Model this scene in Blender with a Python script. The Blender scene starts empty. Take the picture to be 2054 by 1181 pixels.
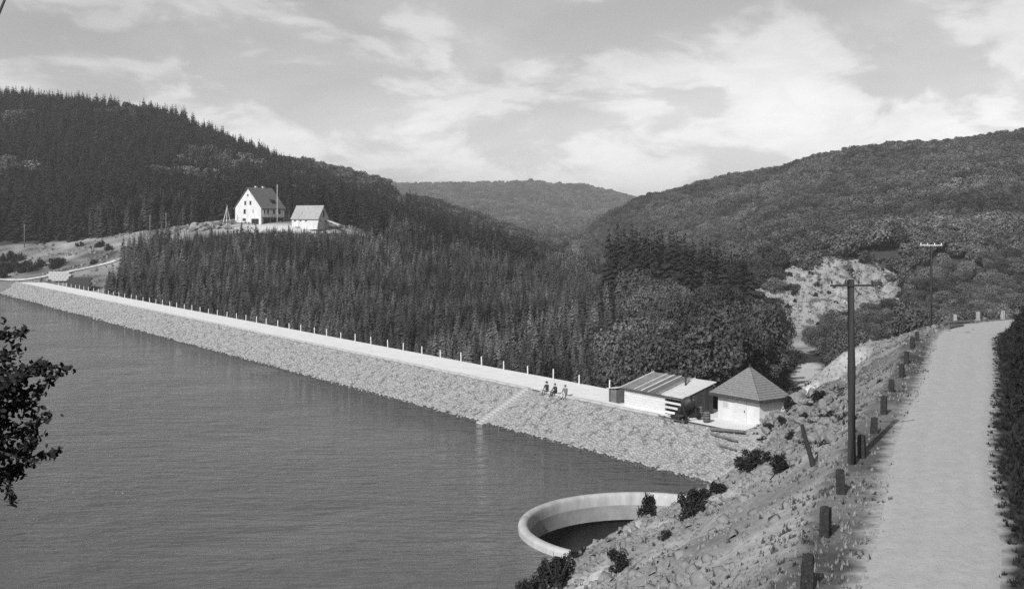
import bpy, bmesh, math, random
import numpy as np
from mathutils import Vector, Matrix

R = math.radians
random.seed(7)
rng = np.random.default_rng(7)
scene = bpy.context.scene
COL = scene.collection

# ------------------------------------------------------------------ camera
CAM_Z = 20.0
cam_d = bpy.data.cameras.new('camera')
cam_d.sensor_width = 36.0
cam_d.lens = 2200.0 / 2054.0 * 36.0
cam_d.shift_y = -135.5 / 2054.0
cam_d.clip_start = 0.1
cam_d.clip_end = 20000
cam = bpy.data.objects.new('camera', cam_d)
cam.location = (0, 0, CAM_Z)
cam.rotation_euler = (R(90), 0, 0)
COL.objects.link(cam)
scene.camera = cam

# ------------------------------------------------------------------ light
SUN_EL = 33.0
SUN_AZ = math.degrees(math.atan2(-0.47, -0.88))      # measured clockwise from +Y
sun_d = bpy.data.lights.new('sun', 'SUN')
sun_d.energy = 5.0
sun_d.angle = R(0.5)
sun_d.color = (1.0, 1.0, 1.0)
sun = bpy.data.objects.new('sun', sun_d)
sdir = Vector((math.sin(R(SUN_AZ)) * math.cos(R(SUN_EL)), math.cos(R(SUN_AZ)) * math.cos(R(SUN_EL)), math.sin(R(SUN_EL))))
sun.rotation_euler = (-sdir).to_track_quat('-Z', 'Y').to_euler()
sun.location = (-60, -110, 120)
COL.objects.link(sun)

world = bpy.data.worlds.new('World')
scene.world = world
world.use_nodes = True
nt = world.node_tree
for n in list(nt.nodes):
    nt.nodes.remove(n)


def N(tree, typ, **kw):
    n = tree.nodes.new(typ)
    for k, v in kw.items():
        setattr(n, k, v)
    return n


def build_sky():
    L = nt.links.new
    out = N(nt, 'ShaderNodeOutputWorld')
    bg = N(nt, 'ShaderNodeBackground')
    bg.inputs['Strength'].default_value = 0.12
    sky = N(nt, 'ShaderNodeTexSky', sky_type='NISHITA', sun_disc=False)
    sky.sun_elevation = R(SUN_EL)
    sky.sun_rotation = R(SUN_AZ % 360)
    sky.altitude = 400
    sky.air_density = 1.0
    sky.dust_density = 2.0
    bw = N(nt, 'ShaderNodeRGBToBW')
    L(sky.outputs['Color'], bw.inputs['Color'])
    tc = N(nt, 'ShaderNodeTexCoord')
    # tilted, flattened coordinates: long banks of cloud that climb to the right
    mp = N(nt, 'ShaderNodeMapping')
    mp.inputs['Rotation'].default_value = (0, R(19), 0)
    mp.inputs['Scale'].default_value = (1.0, 1.0, 2.6)
    L(tc.outputs['Generated'], mp.inputs['Vector'])

    def noise(scale, detail, rough, dist, off):
        a = N(nt, 'ShaderNodeVectorMath', operation='ADD')
        a.inputs[1].default_value = off
        L(mp.outputs['Vector'], a.inputs[0])
        n = N(nt, 'ShaderNodeTexNoise')
        n.inputs['Scale'].default_value = scale
        n.inputs['Detail'].default_value = detail
        n.inputs['Roughness'].default_value = rough
        n.inputs['Distortion'].default_value = dist
        L(a.outputs['Vector'], n.inputs['Vector'])
        return n.outputs['Fac']

    def rng_(sock, a, b, c, d, smooth=True):
        m = N(nt, 'ShaderNodeMapRange')
        if smooth:
            m.interpolation_type = 'SMOOTHSTEP'
        m.inputs['From Min'].default_value = a
        m.inputs['From Max'].default_value = b
        m.inputs['To Min'].default_value = c
        m.inputs['To Max'].default_value = d
        L(sock, m.inputs['Value'])
        return m.outputs['Result']

    def op(kind, a, b):
        m = N(nt, 'ShaderNodeMath', operation=kind)
        for i, v in enumerate((a, b)):
            if isinstance(v, (int, float)):
                m.inputs[i].default_value = v
            else:
                L(v, m.inputs[i])
        return m.outputs[0]

    big = noise(4.2, 5, 0.5, 0.3, (3.4, 0.9, 1.7))
    puff = noise(7.5, 9, 0.55, 0.35, (0.2, 5.4, 2.3))
    wisp = noise(24.0, 6, 0.6, 0.8, (7.2, 1.4, 4.3))
    bank = rng_(big, 0.36, 0.62, 0.0, 1.0)
    mixn = op('ADD', op('MULTIPLY', puff, 0.62), op('MULTIPLY', big, 0.38))
    head = rng_(mixn, 0.475, 0.545, 0.0, 1.0)
    shade = rng_(wisp, 0.25, 0.75, 0.75, 1.1)
    cloud = op('ADD', op('MULTIPLY', bank, 0.20), op('MULTIPLY', op('MULTIPLY', head, shade), 0.34))
    # the same clouded sky all round: clear air a mid grey, cloud brighter
    fac = op('ADD', cloud, 0.91)
    val = op('MULTIPLY', bw.outputs['Val'], fac)
    comb = N(nt, 'ShaderNodeCombineColor')
    for i in range(3):
        L(val, comb.inputs[i])
    L(comb.outputs['Color'], bg.inputs['Color'])
    L(bg.outputs['Background'], out.inputs['Surface'])


build_sky()
vs = scene.view_settings
vs.view_transform = 'Standard'
vs.look = 'None'
vs.gamma = 1.0
vs.exposure = 0.06
vs.use_curve_mapping = False
scene.render.engine = 'CYCLES'
scene.cycles.max_bounces = 6
scene.cycles.volume_bounces = 1
scene.cycles.use_denoising = False
scene.cycles.sample_clamp_indirect = 3.0
scene.cycles.sample_clamp_direct = 8.0

# ------------------------------------------------------------------ helpers
def tag(o, label=None, cat=None, group=None, kind=None):
    if label: o['label'] = label
    if cat: o['category'] = cat
    if group: o['group'] = group
    if kind: o['kind'] = kind
    return o


def empty(name, loc=(0, 0, 0), rz=0.0):
    o = bpy.data.objects.new(name, None)
    o.empty_display_size = 0.3
    o.location = loc
    o.rotation_euler = (0, 0, rz)
    COL.objects.link(o)
    return o


def mesh_obj(name, me, mat=None, parent=None, loc=None, rz=None):
    o = bpy.data.objects.new(name, me)
    if mat is not None and len(me.materials) == 0:
        me.materials.append(mat)
    COL.objects.link(o)
    if parent is not None:
        o.parent = parent
    if loc is not None:
        o.location = loc
    if rz is not None:
        o.rotation_euler = (0, 0, rz)
    return o


class MB:
    def __init__(s):
        s.v = []
        s.f = []

    def add(s, vs_, fs_):
        b = len(s.v)
        s.v += [tuple(map(float, p)) for p in vs_]
        s.f += [tuple(b + i for i in f) for f in fs_]
        return s

    def box(s, c, size, M=None):
        x, y, z = [k / 2 for k in size]
        ps = [Vector((sx * x, sy * y, sz * z)) for sz in (-1, 1) for sy in (-1, 1) for sx in (-1, 1)]
        if M is not None:
            ps = [M @ p for p in ps]
        ps = [p + Vector(c) for p in ps]
        return s.add(ps, [(0, 2, 3, 1), (4, 5, 7, 6), (0, 1, 5, 4), (2, 6, 7, 3), (0, 4, 6, 2), (1, 3, 7, 5)])

    def beam(s, a, b, w, h=None):
        a = Vector(a); b = Vector(b)
        h = h or w
        d = b - a
        M = d.to_track_quat('X', 'Z').to_matrix()
        return s.box((a + b) / 2, (d.length, w, h), M)

    def tube(s, pts, rad, n=8, cap=True):
        pts = [Vector(p) for p in pts]
        if not hasattr(rad, '__len__'):
            rad = [rad] * len(pts)
        b = len(s.v)
        for i, p in enumerate(pts):
            d = (pts[min(i + 1, len(pts) - 1)] - pts[max(i - 1, 0)])
            M = d.to_track_quat('Z', 'Y').to_matrix()
            for k in range(n):
                a = 2 * math.pi * k / n
                q = p + M @ Vector((rad[i] * math.cos(a), rad[i] * math.sin(a), 0))
                s.v.append(tuple(q))
        for i in range(len(pts) - 1):
            for k in range(n):
                s.f.append((b + i * n + k, b + i * n + (k + 1) % n, b + (i + 1) * n + (k + 1) % n, b + (i + 1) * n + k))
        if cap:
            s.f.append(tuple(b + k for k in reversed(range(n))))
            s.f.append(tuple(b + (len(pts) - 1) * n + k for k in range(n)))
        return s

    def lathe(s, prof, n=32, c=(0, 0, 0)):
        b = len(s.v)
        for r, z in prof:
            for k in range(n):
                a = 2 * math.pi * k / n
                s.v.append((c[0] + r * math.cos(a), c[1] + r * math.sin(a), c[2] + z))
        for i in range(len(prof) - 1):
            for k in range(n):
                s.f.append((b + i * n + k, b + i * n + (k + 1) % n, b + (i + 1) * n + (k + 1) % n, b + (i + 1) * n + k))
        return s

    def mesh(s, name, smooth=False):
        me = bpy.data.meshes.new(name)
        me.from_pydata(s.v, [], s.f)
        me.update()
        if smooth:
            me.polygons.foreach_set('use_smooth', [True] * len(me.polygons))
        return me

    def build(s, name, mat=None, parent=None, loc=None, rz=None, smooth=False, bevel=0):
        me = s.mesh(name, smooth)
        o = mesh_obj(name, me, mat, parent, loc, rz)
        if bevel:
            m = o.modifiers.new('bevel', 'BEVEL')
            m.width = bevel
            m.segments = 2
        return o


def np_mesh(name, V, F, mat=None, smooth=False):
    """V (n,3), F (m,k) with k = 3 or 4"""
    V = np.asarray(V, dtype=np.float32)
    F = np.asarray(F, dtype=np.int32)
    me = bpy.data.meshes.new(name)
    me.vertices.add(len(V))
    me.vertices.foreach_set('co', V.ravel())
    k = F.shape[1]
    me.loops.add(F.size)
    me.loops.foreach_set('vertex_index', F.ravel())
    me.polygons.add(len(F))
    me.polygons.foreach_set('loop_start', np.arange(0, F.size, k, dtype=np.int32))
    me.polygons.foreach_set('loop_total', np.full(len(F), k, dtype=np.int32))
    if smooth:
        me.polygons.foreach_set('use_smooth', np.ones(len(F), dtype=bool))
    me.update(calc_edges=True)
    if mat:
        me.materials.append(mat)
    return me


def hash2(ix, iy, seed):
    h = (ix.astype(np.int64) * 374761393 + iy.astype(np.int64) * 668265263 + seed * 1442695041) & 0x7fffffff
    h = ((h ^ (h >> 13)) * 1274126177) & 0x7fffffff
    h = h ^ (h >> 16)
    return (h & 0xffff) / 65535.0


def vnoise(x, y, seed=0):
    x = np.asarray(x, float); y = np.asarray(y, float)
    ix = np.floor(x); iy = np.floor(y)
    fx = x - ix; fy = y - iy
    fx = fx * fx * (3 - 2 * fx); fy = fy * fy * (3 - 2 * fy)
    a = hash2(ix, iy, seed); b = hash2(ix + 1, iy, seed)
    c = hash2(ix, iy + 1, seed); d = hash2(ix + 1, iy + 1, seed)
    return (a * (1 - fx) + b * fx) * (1 - fy) + (c * (1 - fx) + d * fx) * fy


def fbm(x, y, seed=0, oct=4):
    t = 0; amp = 0.5; f = 1.0
    for i in range(oct):
        t = t + amp * vnoise(np.asarray(x) * f, np.asarray(y) * f, seed + i * 17)
        amp *= 0.5; f *= 2.03
    return t - 0.47


def sstep(x, a, b):
    t = np.clip((np.asarray(x, float) - a) / (b - a), 0, 1)
    return t * t * (3 - 2 * t)


# ------------------------------------------------------------------ materials (a monochrome place: greys only)
def mat(name, tone, var=0.25, scale=3.0, rough=0.85, bump=0.0, bscale=None, detail=6, spec=0.25, attr=None, rnd=0.0, stretch=None, metal=0.0, dark=None, place=None):
    m = bpy.data.materials.new(name)
    m.use_nodes = True
    t = m.node_tree
    L = t.links.new
    p = t.nodes['Principled BSDF']
    p.inputs['Roughness'].default_value = rough
    p.inputs['Specular IOR Level'].default_value = spec
    p.inputs['Metallic'].default_value = metal
    tc = N(t, 'ShaderNodeTexCoord')
    src = tc.outputs['Object']
    if stretch:
        mp = N(t, 'ShaderNodeMapping')
        mp.inputs['Scale'].default_value = stretch
        L(src, mp.inputs['Vector'])
        src = mp.outputs['Vector']
    n1 = N(t, 'ShaderNodeTexNoise')
    n1.inputs['Scale'].default_value = scale
    n1.inputs['Detail'].default_value = detail
    n1.inputs['Roughness'].default_value = 0.65
    L(src, n1.inputs['Vector'])
    mr = N(t, 'ShaderNodeMapRange')
    mr.inputs['From Min'].default_value = 0.28
    mr.inputs['From Max'].default_value = 0.72
    mr.inputs['To Min'].default_value = 1 - var
    mr.inputs['To Max'].default_value = 1 + var
    L(n1.outputs['Fac'], mr.inputs['Value'])
    fac = mr.outputs['Result']

    def mul(a, b):
        x = N(t, 'ShaderNodeMath', operation='MULTIPLY')
        L(a, x.inputs[0])
        if isinstance(b, float):
            x.inputs[1].default_value = b
        else:
            L(b, x.inputs[1])
        return x.outputs[0]
    if attr:
        at = N(t, 'ShaderNodeAttribute')
        at.attribute_name = attr
        fac = mul(fac, at.outputs['Fac'])
    else:
        fac = mul(fac, float(tone))
    if rnd:
        oi = N(t, 'ShaderNodeObjectInfo')
        m2 = N(t, 'ShaderNodeMapRange')
        m2.inputs['To Min'].default_value = 1 - rnd
        m2.inputs['To Max'].default_value = 1 + rnd
        L(oi.outputs['Random'], m2.inputs['Value'])
        fac = mul(fac, m2.outputs['Result'])
    if place:                                  # slow variation over the ground (species, age): (scale, amount)
        oi2 = N(t, 'ShaderNodeObjectInfo')
        n4 = N(t, 'ShaderNodeTexNoise')
        n4.inputs['Scale'].default_value = place[0]
        n4.inputs['Detail'].default_value = 4
        n4.inputs['Roughness'].default_value = 0.6
        L(oi2.outputs['Location'], n4.inputs['Vector'])
        m4 = N(t, 'ShaderNodeMapRange')
        m4.inputs['From Min'].default_value = 0.35
        m4.inputs['From Max'].default_value = 0.65
        m4.inputs['To Min'].default_value = 1 - place[1]
        m4.inputs['To Max'].default_value = 1 + place[1]
        L(n4.outputs['Fac'], m4.inputs['Value'])
        fac = mul(fac, m4.outputs['Result'])
    if dark:                                   # sparse darker specks: (scale, threshold, factor)
        n2 = N(t, 'ShaderNodeTexNoise')
        n2.inputs['Scale'].default_value = dark[0]
        n2.inputs['Detail'].default_value = 3
        L(src, n2.inputs['Vector'])
        m3 = N(t, 'ShaderNodeMapRange')
        m3.inputs['From Min'].default_value = dark[1]
        m3.inputs['From Max'].default_value = dark[1] + 0.08
        m3.inputs['To Min'].default_value = 1.0
        m3.inputs['To Max'].default_value = dark[2]
        L(n2.outputs['Fac'], m3.inputs['Value'])
        fac = mul(fac, m3.outputs['Result'])
    cc = N(t, 'ShaderNodeCombineColor')
    for i in range(3):
        L(fac, cc.inputs[i])
    L(cc.outputs['Color'], p.inputs['Base Color'])
    if bump:
        nb = N(t, 'ShaderNodeTexNoise')
        nb.inputs['Scale'].default_value = bscale or scale * 2
        nb.inputs['Detail'].default_value = 5
        L(src, nb.inputs['Vector'])
        b = N(t, 'ShaderNodeBump')
        b.inputs['Strength'].default_value = 1.0
        b.inputs['Distance'].default_value = bump
        L(nb.outputs['Fac'], b.inputs['Height'])
        L(b.outputs['Normal'], p.inputs['Normal'])
    return m


def water_mat():
    m = bpy.data.materials.new('water')
    m.use_nodes = True
    t = m.node_tree
    L = t.links.new
    p = t.nodes['Principled BSDF']
    p.inputs['Base Color'].default_value = (0.075, 0.075, 0.075, 1)
    p.inputs['Roughness'].default_value = 0.06
    p.inputs['IOR'].default_value = 1.33
    tc = N(t, 'ShaderNodeTexCoord')
    hs = None
    for sc, st, rot, amp in ((0.40, (0.5, 1.7, 1), 10, 0.80), (1.2, (0.6, 1.5, 1), -6, 0.42), (4.0, (0.7, 1.4, 1), 20, 0.07), (0.05, (1, 2.2, 1), 30, 0.5)):
        mp = N(t, 'ShaderNodeMapping')
        mp.inputs['Scale'].default_value = st
        mp.inputs['Rotation'].default_value = (0, 0, R(rot))
        L(tc.outputs['Object'], mp.inputs['Vector'])
        n = N(t, 'ShaderNodeTexNoise')
        n.inputs['Scale'].default_value = sc
        n.inputs['Detail'].default_value = 3
        n.inputs['Distortion'].default_value = 0.4
        L(mp.outputs['Vector'], n.inputs['Vector'])
        x = N(t, 'ShaderNodeMath', operation='MULTIPLY')
        x.inputs[1].default_value = amp
        L(n.outputs['Fac'], x.inputs[0])
        if hs is None:
            hs = x.outputs[0]
        else:
            a = N(t, 'ShaderNodeMath', operation='ADD')
            L(hs, a.inputs[0]); L(x.outputs[0], a.inputs[1])
            hs = a.outputs[0]
    wn = N(t, 'ShaderNodeTexNoise')                    # wind patches: rougher and calmer water
    wn.inputs['Scale'].default_value = 0.03
    wn.inputs['Detail'].default_value = 4
    L(tc.outputs['Object'], wn.inputs['Vector'])
    wr = N(t, 'ShaderNodeMapRange')
    wr.inputs['From Min'].default_value = 0.35
    wr.inputs['From Max'].default_value = 0.65
    wr.inputs['To Min'].default_value = 0.2
    wr.inputs['To Max'].default_value = 1.5
    L(wn.outputs['Fac'], wr.inputs['Value'])
    b = N(t, 'ShaderNodeBump')
    b.inputs['Distance'].default_value = 1.15
    b.inputs['Strength'].default_value = 1.0
    wm = N(t, 'ShaderNodeMath', operation='MULTIPLY')
    L(hs, wm.inputs[0]); L(wr.outputs['Result'], wm.inputs[1])
    hs = wm.outputs[0]
    L(hs, b.inputs['Height'])
    L(b.outputs['Normal'], p.inputs['Normal'])
    return m


M = {
    'ground': mat('ground', 1, 0.35, 3.0, 0.95, 0.025, 9.0, attr='tone', detail=12, dark=(5.0, 0.62, 0.75)),
    'road': mat('road_gravel', 0.345, 0.13, 2.2, 0.95, 0.02, 16.0, detail=12, dark=(11.0, 0.60, 0.72)),
    'crest': mat('crest_gravel', 0.62, 0.10, 0.8, 0.95, 0.02, 9.0, detail=9),
    'stone': mat('pitching_stone', 0.255, 0.35, 1.9, 0.9, 0.03, 9.0, dark=(1.5, 0.56, 0.5)),
    'stone_wet': mat('wet_stone', 0.05, 0.4, 1.9, 0.5, 0.03, 9.0),
    'stonebed': mat('pitching_bed', 0.19, 0.35, 2.0, 0.95, 0.04, 6.0),
    'concrete': mat('concrete', 0.35, 0.30, 1.1, 0.85, 0.01, 8.0, detail=9, stretch=(1, 1, 0.25)),
    'step': mat('worn_step', 0.33, 0.3, 1.5, 0.9, 0.01, 8.0),
    'concrete_dark': mat('dark_concrete', 0.03, 0.4, 0.5, 0.8, 0.01, 6.0),
    'render': mat('white_render', 0.48, 0.16, 0.8, 0.9, 0.01, 5.0, stretch=(1, 1, 0.4), detail=9),
    'slate': mat('roof_slate', 0.10, 0.3, 2.5, 0.7, 0.02, 5.0),
    'tile_light': mat('pale_roof', 0.27, 0.2, 1.2, 0.8, 0.02, 4.0),
    'hut_roof': mat('shingle_roof', 0.17, 0.25, 4.0, 0.8, 0.03, 9.0),
    'felt': mat('roofing_felt', 0.16, 0.4, 2.2, 0.8, 0.02, 7.0),
    'board_pale': mat('pale_board', 0.48, 0.14, 1.2, 0.85, 0.006, 8.0, rnd=0.12, stretch=(1, 1, 6)),
    'board_dark': mat('dark_board', 0.05, 0.4, 2.0, 0.8, 0.006, 8.0, rnd=0.4, stretch=(4, 4, 0.6)),  # dark boards; on shed end and hut eaves the tone imitates shade
    'timber': mat('weathered_timber', 0.10, 0.4, 2.5, 0.85, 0.01, 12.0, rnd=0.25),
    'timber_pale': mat('fresh_timber', 0.5, 0.2, 2.5, 0.85, 0.01, 12.0, rnd=0.2),
    'pole': mat('tarred_pole', 0.025, 0.5, 3.0, 0.7, 0.01, 9.0, stretch=(4, 4, 0.5)),
    'bollard': mat('dark_mossy_stone', 0.022, 0.6, 7.0, 0.9, 0.04, 14.0, dark=(16.0, 0.62, 3.0)),
    'bollard_pale': mat('pale_stone', 0.26, 0.3, 5.0, 0.9, 0.02, 11.0),
    'post': mat('concrete_post', 0.5, 0.2, 3.0, 0.85),
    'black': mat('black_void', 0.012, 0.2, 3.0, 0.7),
    'glass': mat('window_glass', 0.02, 0.1, 2.0, 0.12, spec=0.5),
    'iron': mat('iron', 0.04, 0.4, 6.0, 0.55, metal=0.4),
    'insulator': mat('white_insulator', 0.8, 0.05, 2.0, 0.3),
    'rubble': mat('rubble_stone', 0.17, 0.35, 2.5, 0.95, 0.02, 12.0),
    'rock': mat('quarry_rock', 0.235, 0.35, 0.35, 0.95, 0.35, 1.4, detail=10, dark=(0.5, 0.54, 0.35)),
    'spruce': mat('spruce_needles', 0.056, 0.75, 2.5, 0.9, rnd=0.65, spec=0.1, place=(0.035, 0.6)),
    'spruce_d': mat('old_spruce_needles', 0.018, 0.4, 1.2, 0.9, rnd=0.25, spec=0.1),
    'leaf': mat('broad_leaves', 0.074, 0.5, 0.8, 0.85, rnd=0.55, spec=0.1, place=(0.03, 0.5)),
    'leaf_far': mat('hillside_leaves', 0.076, 0.5, 0.6, 0.9, rnd=0.40, spec=0.1, place=(0.018, 0.55)),
    'leaf_dark': mat('dark_leaves', 0.018, 0.5, 2.0, 0.8, rnd=0.25, spec=0.15),
    'bark': mat('bark', 0.05, 0.4, 4.0, 0.9, 0.02, 12.0),
    'grass': mat('dry_grass', 0.19, 0.45, 0.8, 0.9, spec=0.1),
    'grass_dark': mat('dark_grass', 0.02, 0.4, 0.8, 0.9, spec=0.1),
    'skin': mat('skin', 0.42, 0.1, 5.0, 0.6),
    'cloth_dark': mat('dark_cloth', 0.03, 0.3, 9.0, 0.9),
    'cloth_mid': mat('grey_cloth', 0.13, 0.3, 9.0, 0.9),
    'cloth_pale': mat('pale_cloth', 0.45, 0.2, 9.0, 0.9),
    'hair': mat('hair', 0.02, 0.3, 9.0, 0.7),
    'water': water_mat(),
}

# ------------------------------------------------------------------ layout of the valley
U = np.array([0.571, -0.821]); U /= np.linalg.norm(U)      # along the dam, towards the camera's bank
D = np.array([-U[1], U[0]])                                # downstream
D0 = np.array([1.7, 115.0])                                # a point on the upstream crest edge
CREST_Z = 3.0


def dam(t, n, z=0.0):
    p = D0 + U * t + D * n
    return (float(p[0]), float(p[1]), float(z))


def dam_tn(x, y):
    dx = np.asarray(x) - D0[0]; dy = np.asarray(y) - D0[1]
    return dx * U[0] + dy * U[1], dx * D[0] + dy * D[1]


def catmull(pts, step=1.0):
    pts = [np.array(p, float) for p in pts]
    pts = [2 * pts[0] - pts[1]] + pts + [2 * pts[-1] - pts[-2]]
    out = []
    for i in range(1, len(pts) - 2):
        p0, p1, p2, p3 = pts[i - 1:i + 3]
        n = max(2, int(np.linalg.norm(p2 - p1) / step))
        for k in range(n):
            t = k / n
            out.append(0.5 * (2 * p1 + (p2 - p0) * t + (2 * p0 - 5 * p1 + 4 * p2 - p3) * t * t + (3 * p1 - p0 - 3 * p2 + p3) * t ** 3))
    out.append(pts[-2])
    return np.array(out)


ROAD_Z = 11.0
ROAD = catmull([(-60, -2), (-34, 3), (-14, 8.5), (-2.5, 13), (5.0, 18.8), (10.65, 27.3), (17.5, 44.5), (26.7, 65.6), (33.2, 81.0), (37.3, 90.5), (42.2, 98.5), (48.5, 103.8), (58, 107.5), (74, 110), (100, 114), (140, 126)], 1.5)


def road_edge(y):
    """half width of the road towards the cut bank"""
    return np.interp(y, [27, 45, 65, 80, 100, 120], [1.55, 1.9, 2.1, 2.3, 2.6, 2.2])


def road_offset(x, y):
    """signed distance from the road's centre line (positive to the left, the water side)"""
    x = np.asarray(x, float).ravel(); y = np.asarray(y, float).ravel()
    best = np.full(x.shape, 1e9); sgn = np.zeros(x.shape)
    for i in range(len(ROAD) - 1):
        a = ROAD[i]; b = ROAD[i + 1]
        d = b - a; L2 = d @ d
        t = np.clip(((x - a[0]) * d[0] + (y - a[1]) * d[1]) / L2, 0, 1)
        px = a[0] + t * d[0]; py = a[1] + t * d[1]
        q = (x - px) ** 2 + (y - py) ** 2
        cr = d[0] * (y - a[1]) - d[1] * (x - a[0])
        m = q < best
        best[m] = q[m]; sgn[m] = np.sign(cr[m])
    return np.sqrt(best) * sgn


SPILL = np.array([9.0, 72.3]); SPILL_R = 8.6
TRACK = catmull([(22, 108), (31, 114), (34.5, 130), (43, 158), (52, 195), (58, 235), (70, 280)], 2.0)

CTRL = np.array([
    # left mountain: ridge
    (-420, 650, 95), (-303, 650, 89), (-244, 650, 84), (-203, 640, 80), (-177, 640, 66), (-156, 650, 57), (-132, 680, 50), (-107, 720, 44), (-80, 780, 41),
    (-47, 820, 30), (-10, 850, 17), (13, 850, 9), (36, 850, 0),
    (-420, 950, 78), (-280, 950, 65), (-180, 960, 48), (-100, 1050, 20), (0, 1100, -14), (0, 960, -4), (28, 960, -14), (42, 940, -10), (52, 1050, -16), (20, 1250, -16), (60, 1300, -14), (36, 900, -6),
    # left mountain: flank
    (-250, 520, 52), (-180, 520, 45), (-120, 540, 36), (-60, 600, 22), (-10, 660, 6), (20, 700, -4),
    (-220, 430, 26), (-160, 430, 27), (-110, 440, 27), (-60, 450, 21), (-20, 500, 8), (-330, 430, 30), (-420, 420, 30),
    # left clearing and house terrace
    (-175, 378, 13), (-145, 385, 16), (-115, 388, 20), (-88, 388, 22), (-62, 394, 21), (-105, 372, 20), (-78, 376, 21), (-60, 380, 19),
    (-127, 352, 9), (-150, 340, 4), (-166, 356, 4), (-200, 345, 6), (-195, 310, 4), (-260, 330, 16), (-240, 260, 10), (-260, 150, 10), (-300, 0, 14),
    # plantation slope below the house, valley floor
    (-115, 330, 2), (-90, 350, 11), (-60, 345, 7), (-30, 340, 1), (-95, 310, 0), (-60, 280, -4), (-20, 230, -7), (0, 180, -8), (25, 160, -6), (8, 270, -4), (28, 222, -3), (46, 232, -4), (30, 264, 1.5), (50, 256, 0),
    (40, 330, -5), (20, 450, -8), (45, 500, -12), (60, 620, -13), (60, 760, -12),
    # track and right side of the valley
    (31, 114, 2.5), (34.5, 130, 1), (43, 158, -2), (52, 195, -5), (58, 235, -8), (62, 280, -10), (75, 180, -2), (90, 230, -3), (70, 140, 2),
    (80, 320, -11), (100, 330, -9), (118, 375, 14), (95, 372, 9), (140, 380, 13), (150, 320, 2), (120, 270, -4), (150, 200, 2), (130, 160, 5),
    # right mountain
    (80, 420, 0), (90, 520, 2), (110, 420, 13), (150, 450, 17), (181, 550, 31), (200, 450, 17), (230, 350, 14), (260, 480, 30), (330, 420, 30), (110, 650, 12), (150, 620, 24),
    (71, 900, 26), (109, 880, 44), (163, 850, 53), (199, 820, 57), (217, 780, 66), (243, 740, 70), (286, 720, 65), (327, 700, 72), (420, 700, 88), (560, 700, 96),
    (90, 1150, -2), (150, 1150, 25), (260, 1100, 45), (420, 1000, 70), (560, 350, 60), (420, 200, 40),
    # far hill closing the valley
    (-450, 2625, 107), (-225, 2625, 107), (-90, 2580, 108), (60, 2550, 111), (165, 2550, 104), (255, 2550, 83), (315, 2550, 59), (30, 2100, 44), (90, 2100, 41), (150, 1950, 14), (30, 3450, 65), (450, 3300, 35), (-600, 3450, 80),
    # reservoir bed and outer frame
    (-60, 100, -12), (-100, 220, -10), (-150, 280, -6), (-30, 60, -10), (-150, 60, -10), (-60, 180, -12), (5, 95, -8), (-40, -40, -4),
    (0, -60, 8), (60, 60, 8), (90, 90, 8), (80, 0, 14), (200, 60, 25), (0, -300, 20), (-300, -300, 20), (400, -300, 40),
    (-1500, 400, 90), (-1500, 2000, 90), (1500, 400, 110), (1500, 2000, 100), (0, 4400, 60), (-1500, 4400, 70), (1500, 4400, 70), (-1000, 1000, 100), (1000, 1000, 110), (-900, -300, 40), (900, -300, 60),
], float)


def tps_fit():
    P = CTRL[:, :2] / 300.0; n = len(P)
    r = np.linalg.norm(P[:, None] - P[None], axis=2)
    K = np.where(r > 0, r, 0)                       # biharmonic in 3-D (|r|): tight, no overshoot
    A = np.zeros((n + 3, n + 3))
    A[:n, :n] = K - np.eye(n) * 0.004
    A[:n, n] = 1; A[:n, n + 1:] = P
    A[n, :n] = 1; A[n + 1:, :n] = P.T
    b = np.concatenate([CTRL[:, 2], np.zeros(3)])
    return np.linalg.solve(A, b)


WT = tps_fit()


def base_height(x, y):
    x = np.asarray(x, float).ravel() / 300.0; y = np.asarray(y, float).ravel() / 300.0
    P = CTRL[:, :2] / 300.0
    z = WT[len(P)] + WT[len(P) + 1] * x + WT[len(P) + 2] * y
    for i in range(len(P)):
        z = z + WT[i] * np.sqrt((x - P[i, 0]) ** 2 + (y - P[i, 1]) ** 2 + 0.0006)
    return z


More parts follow.
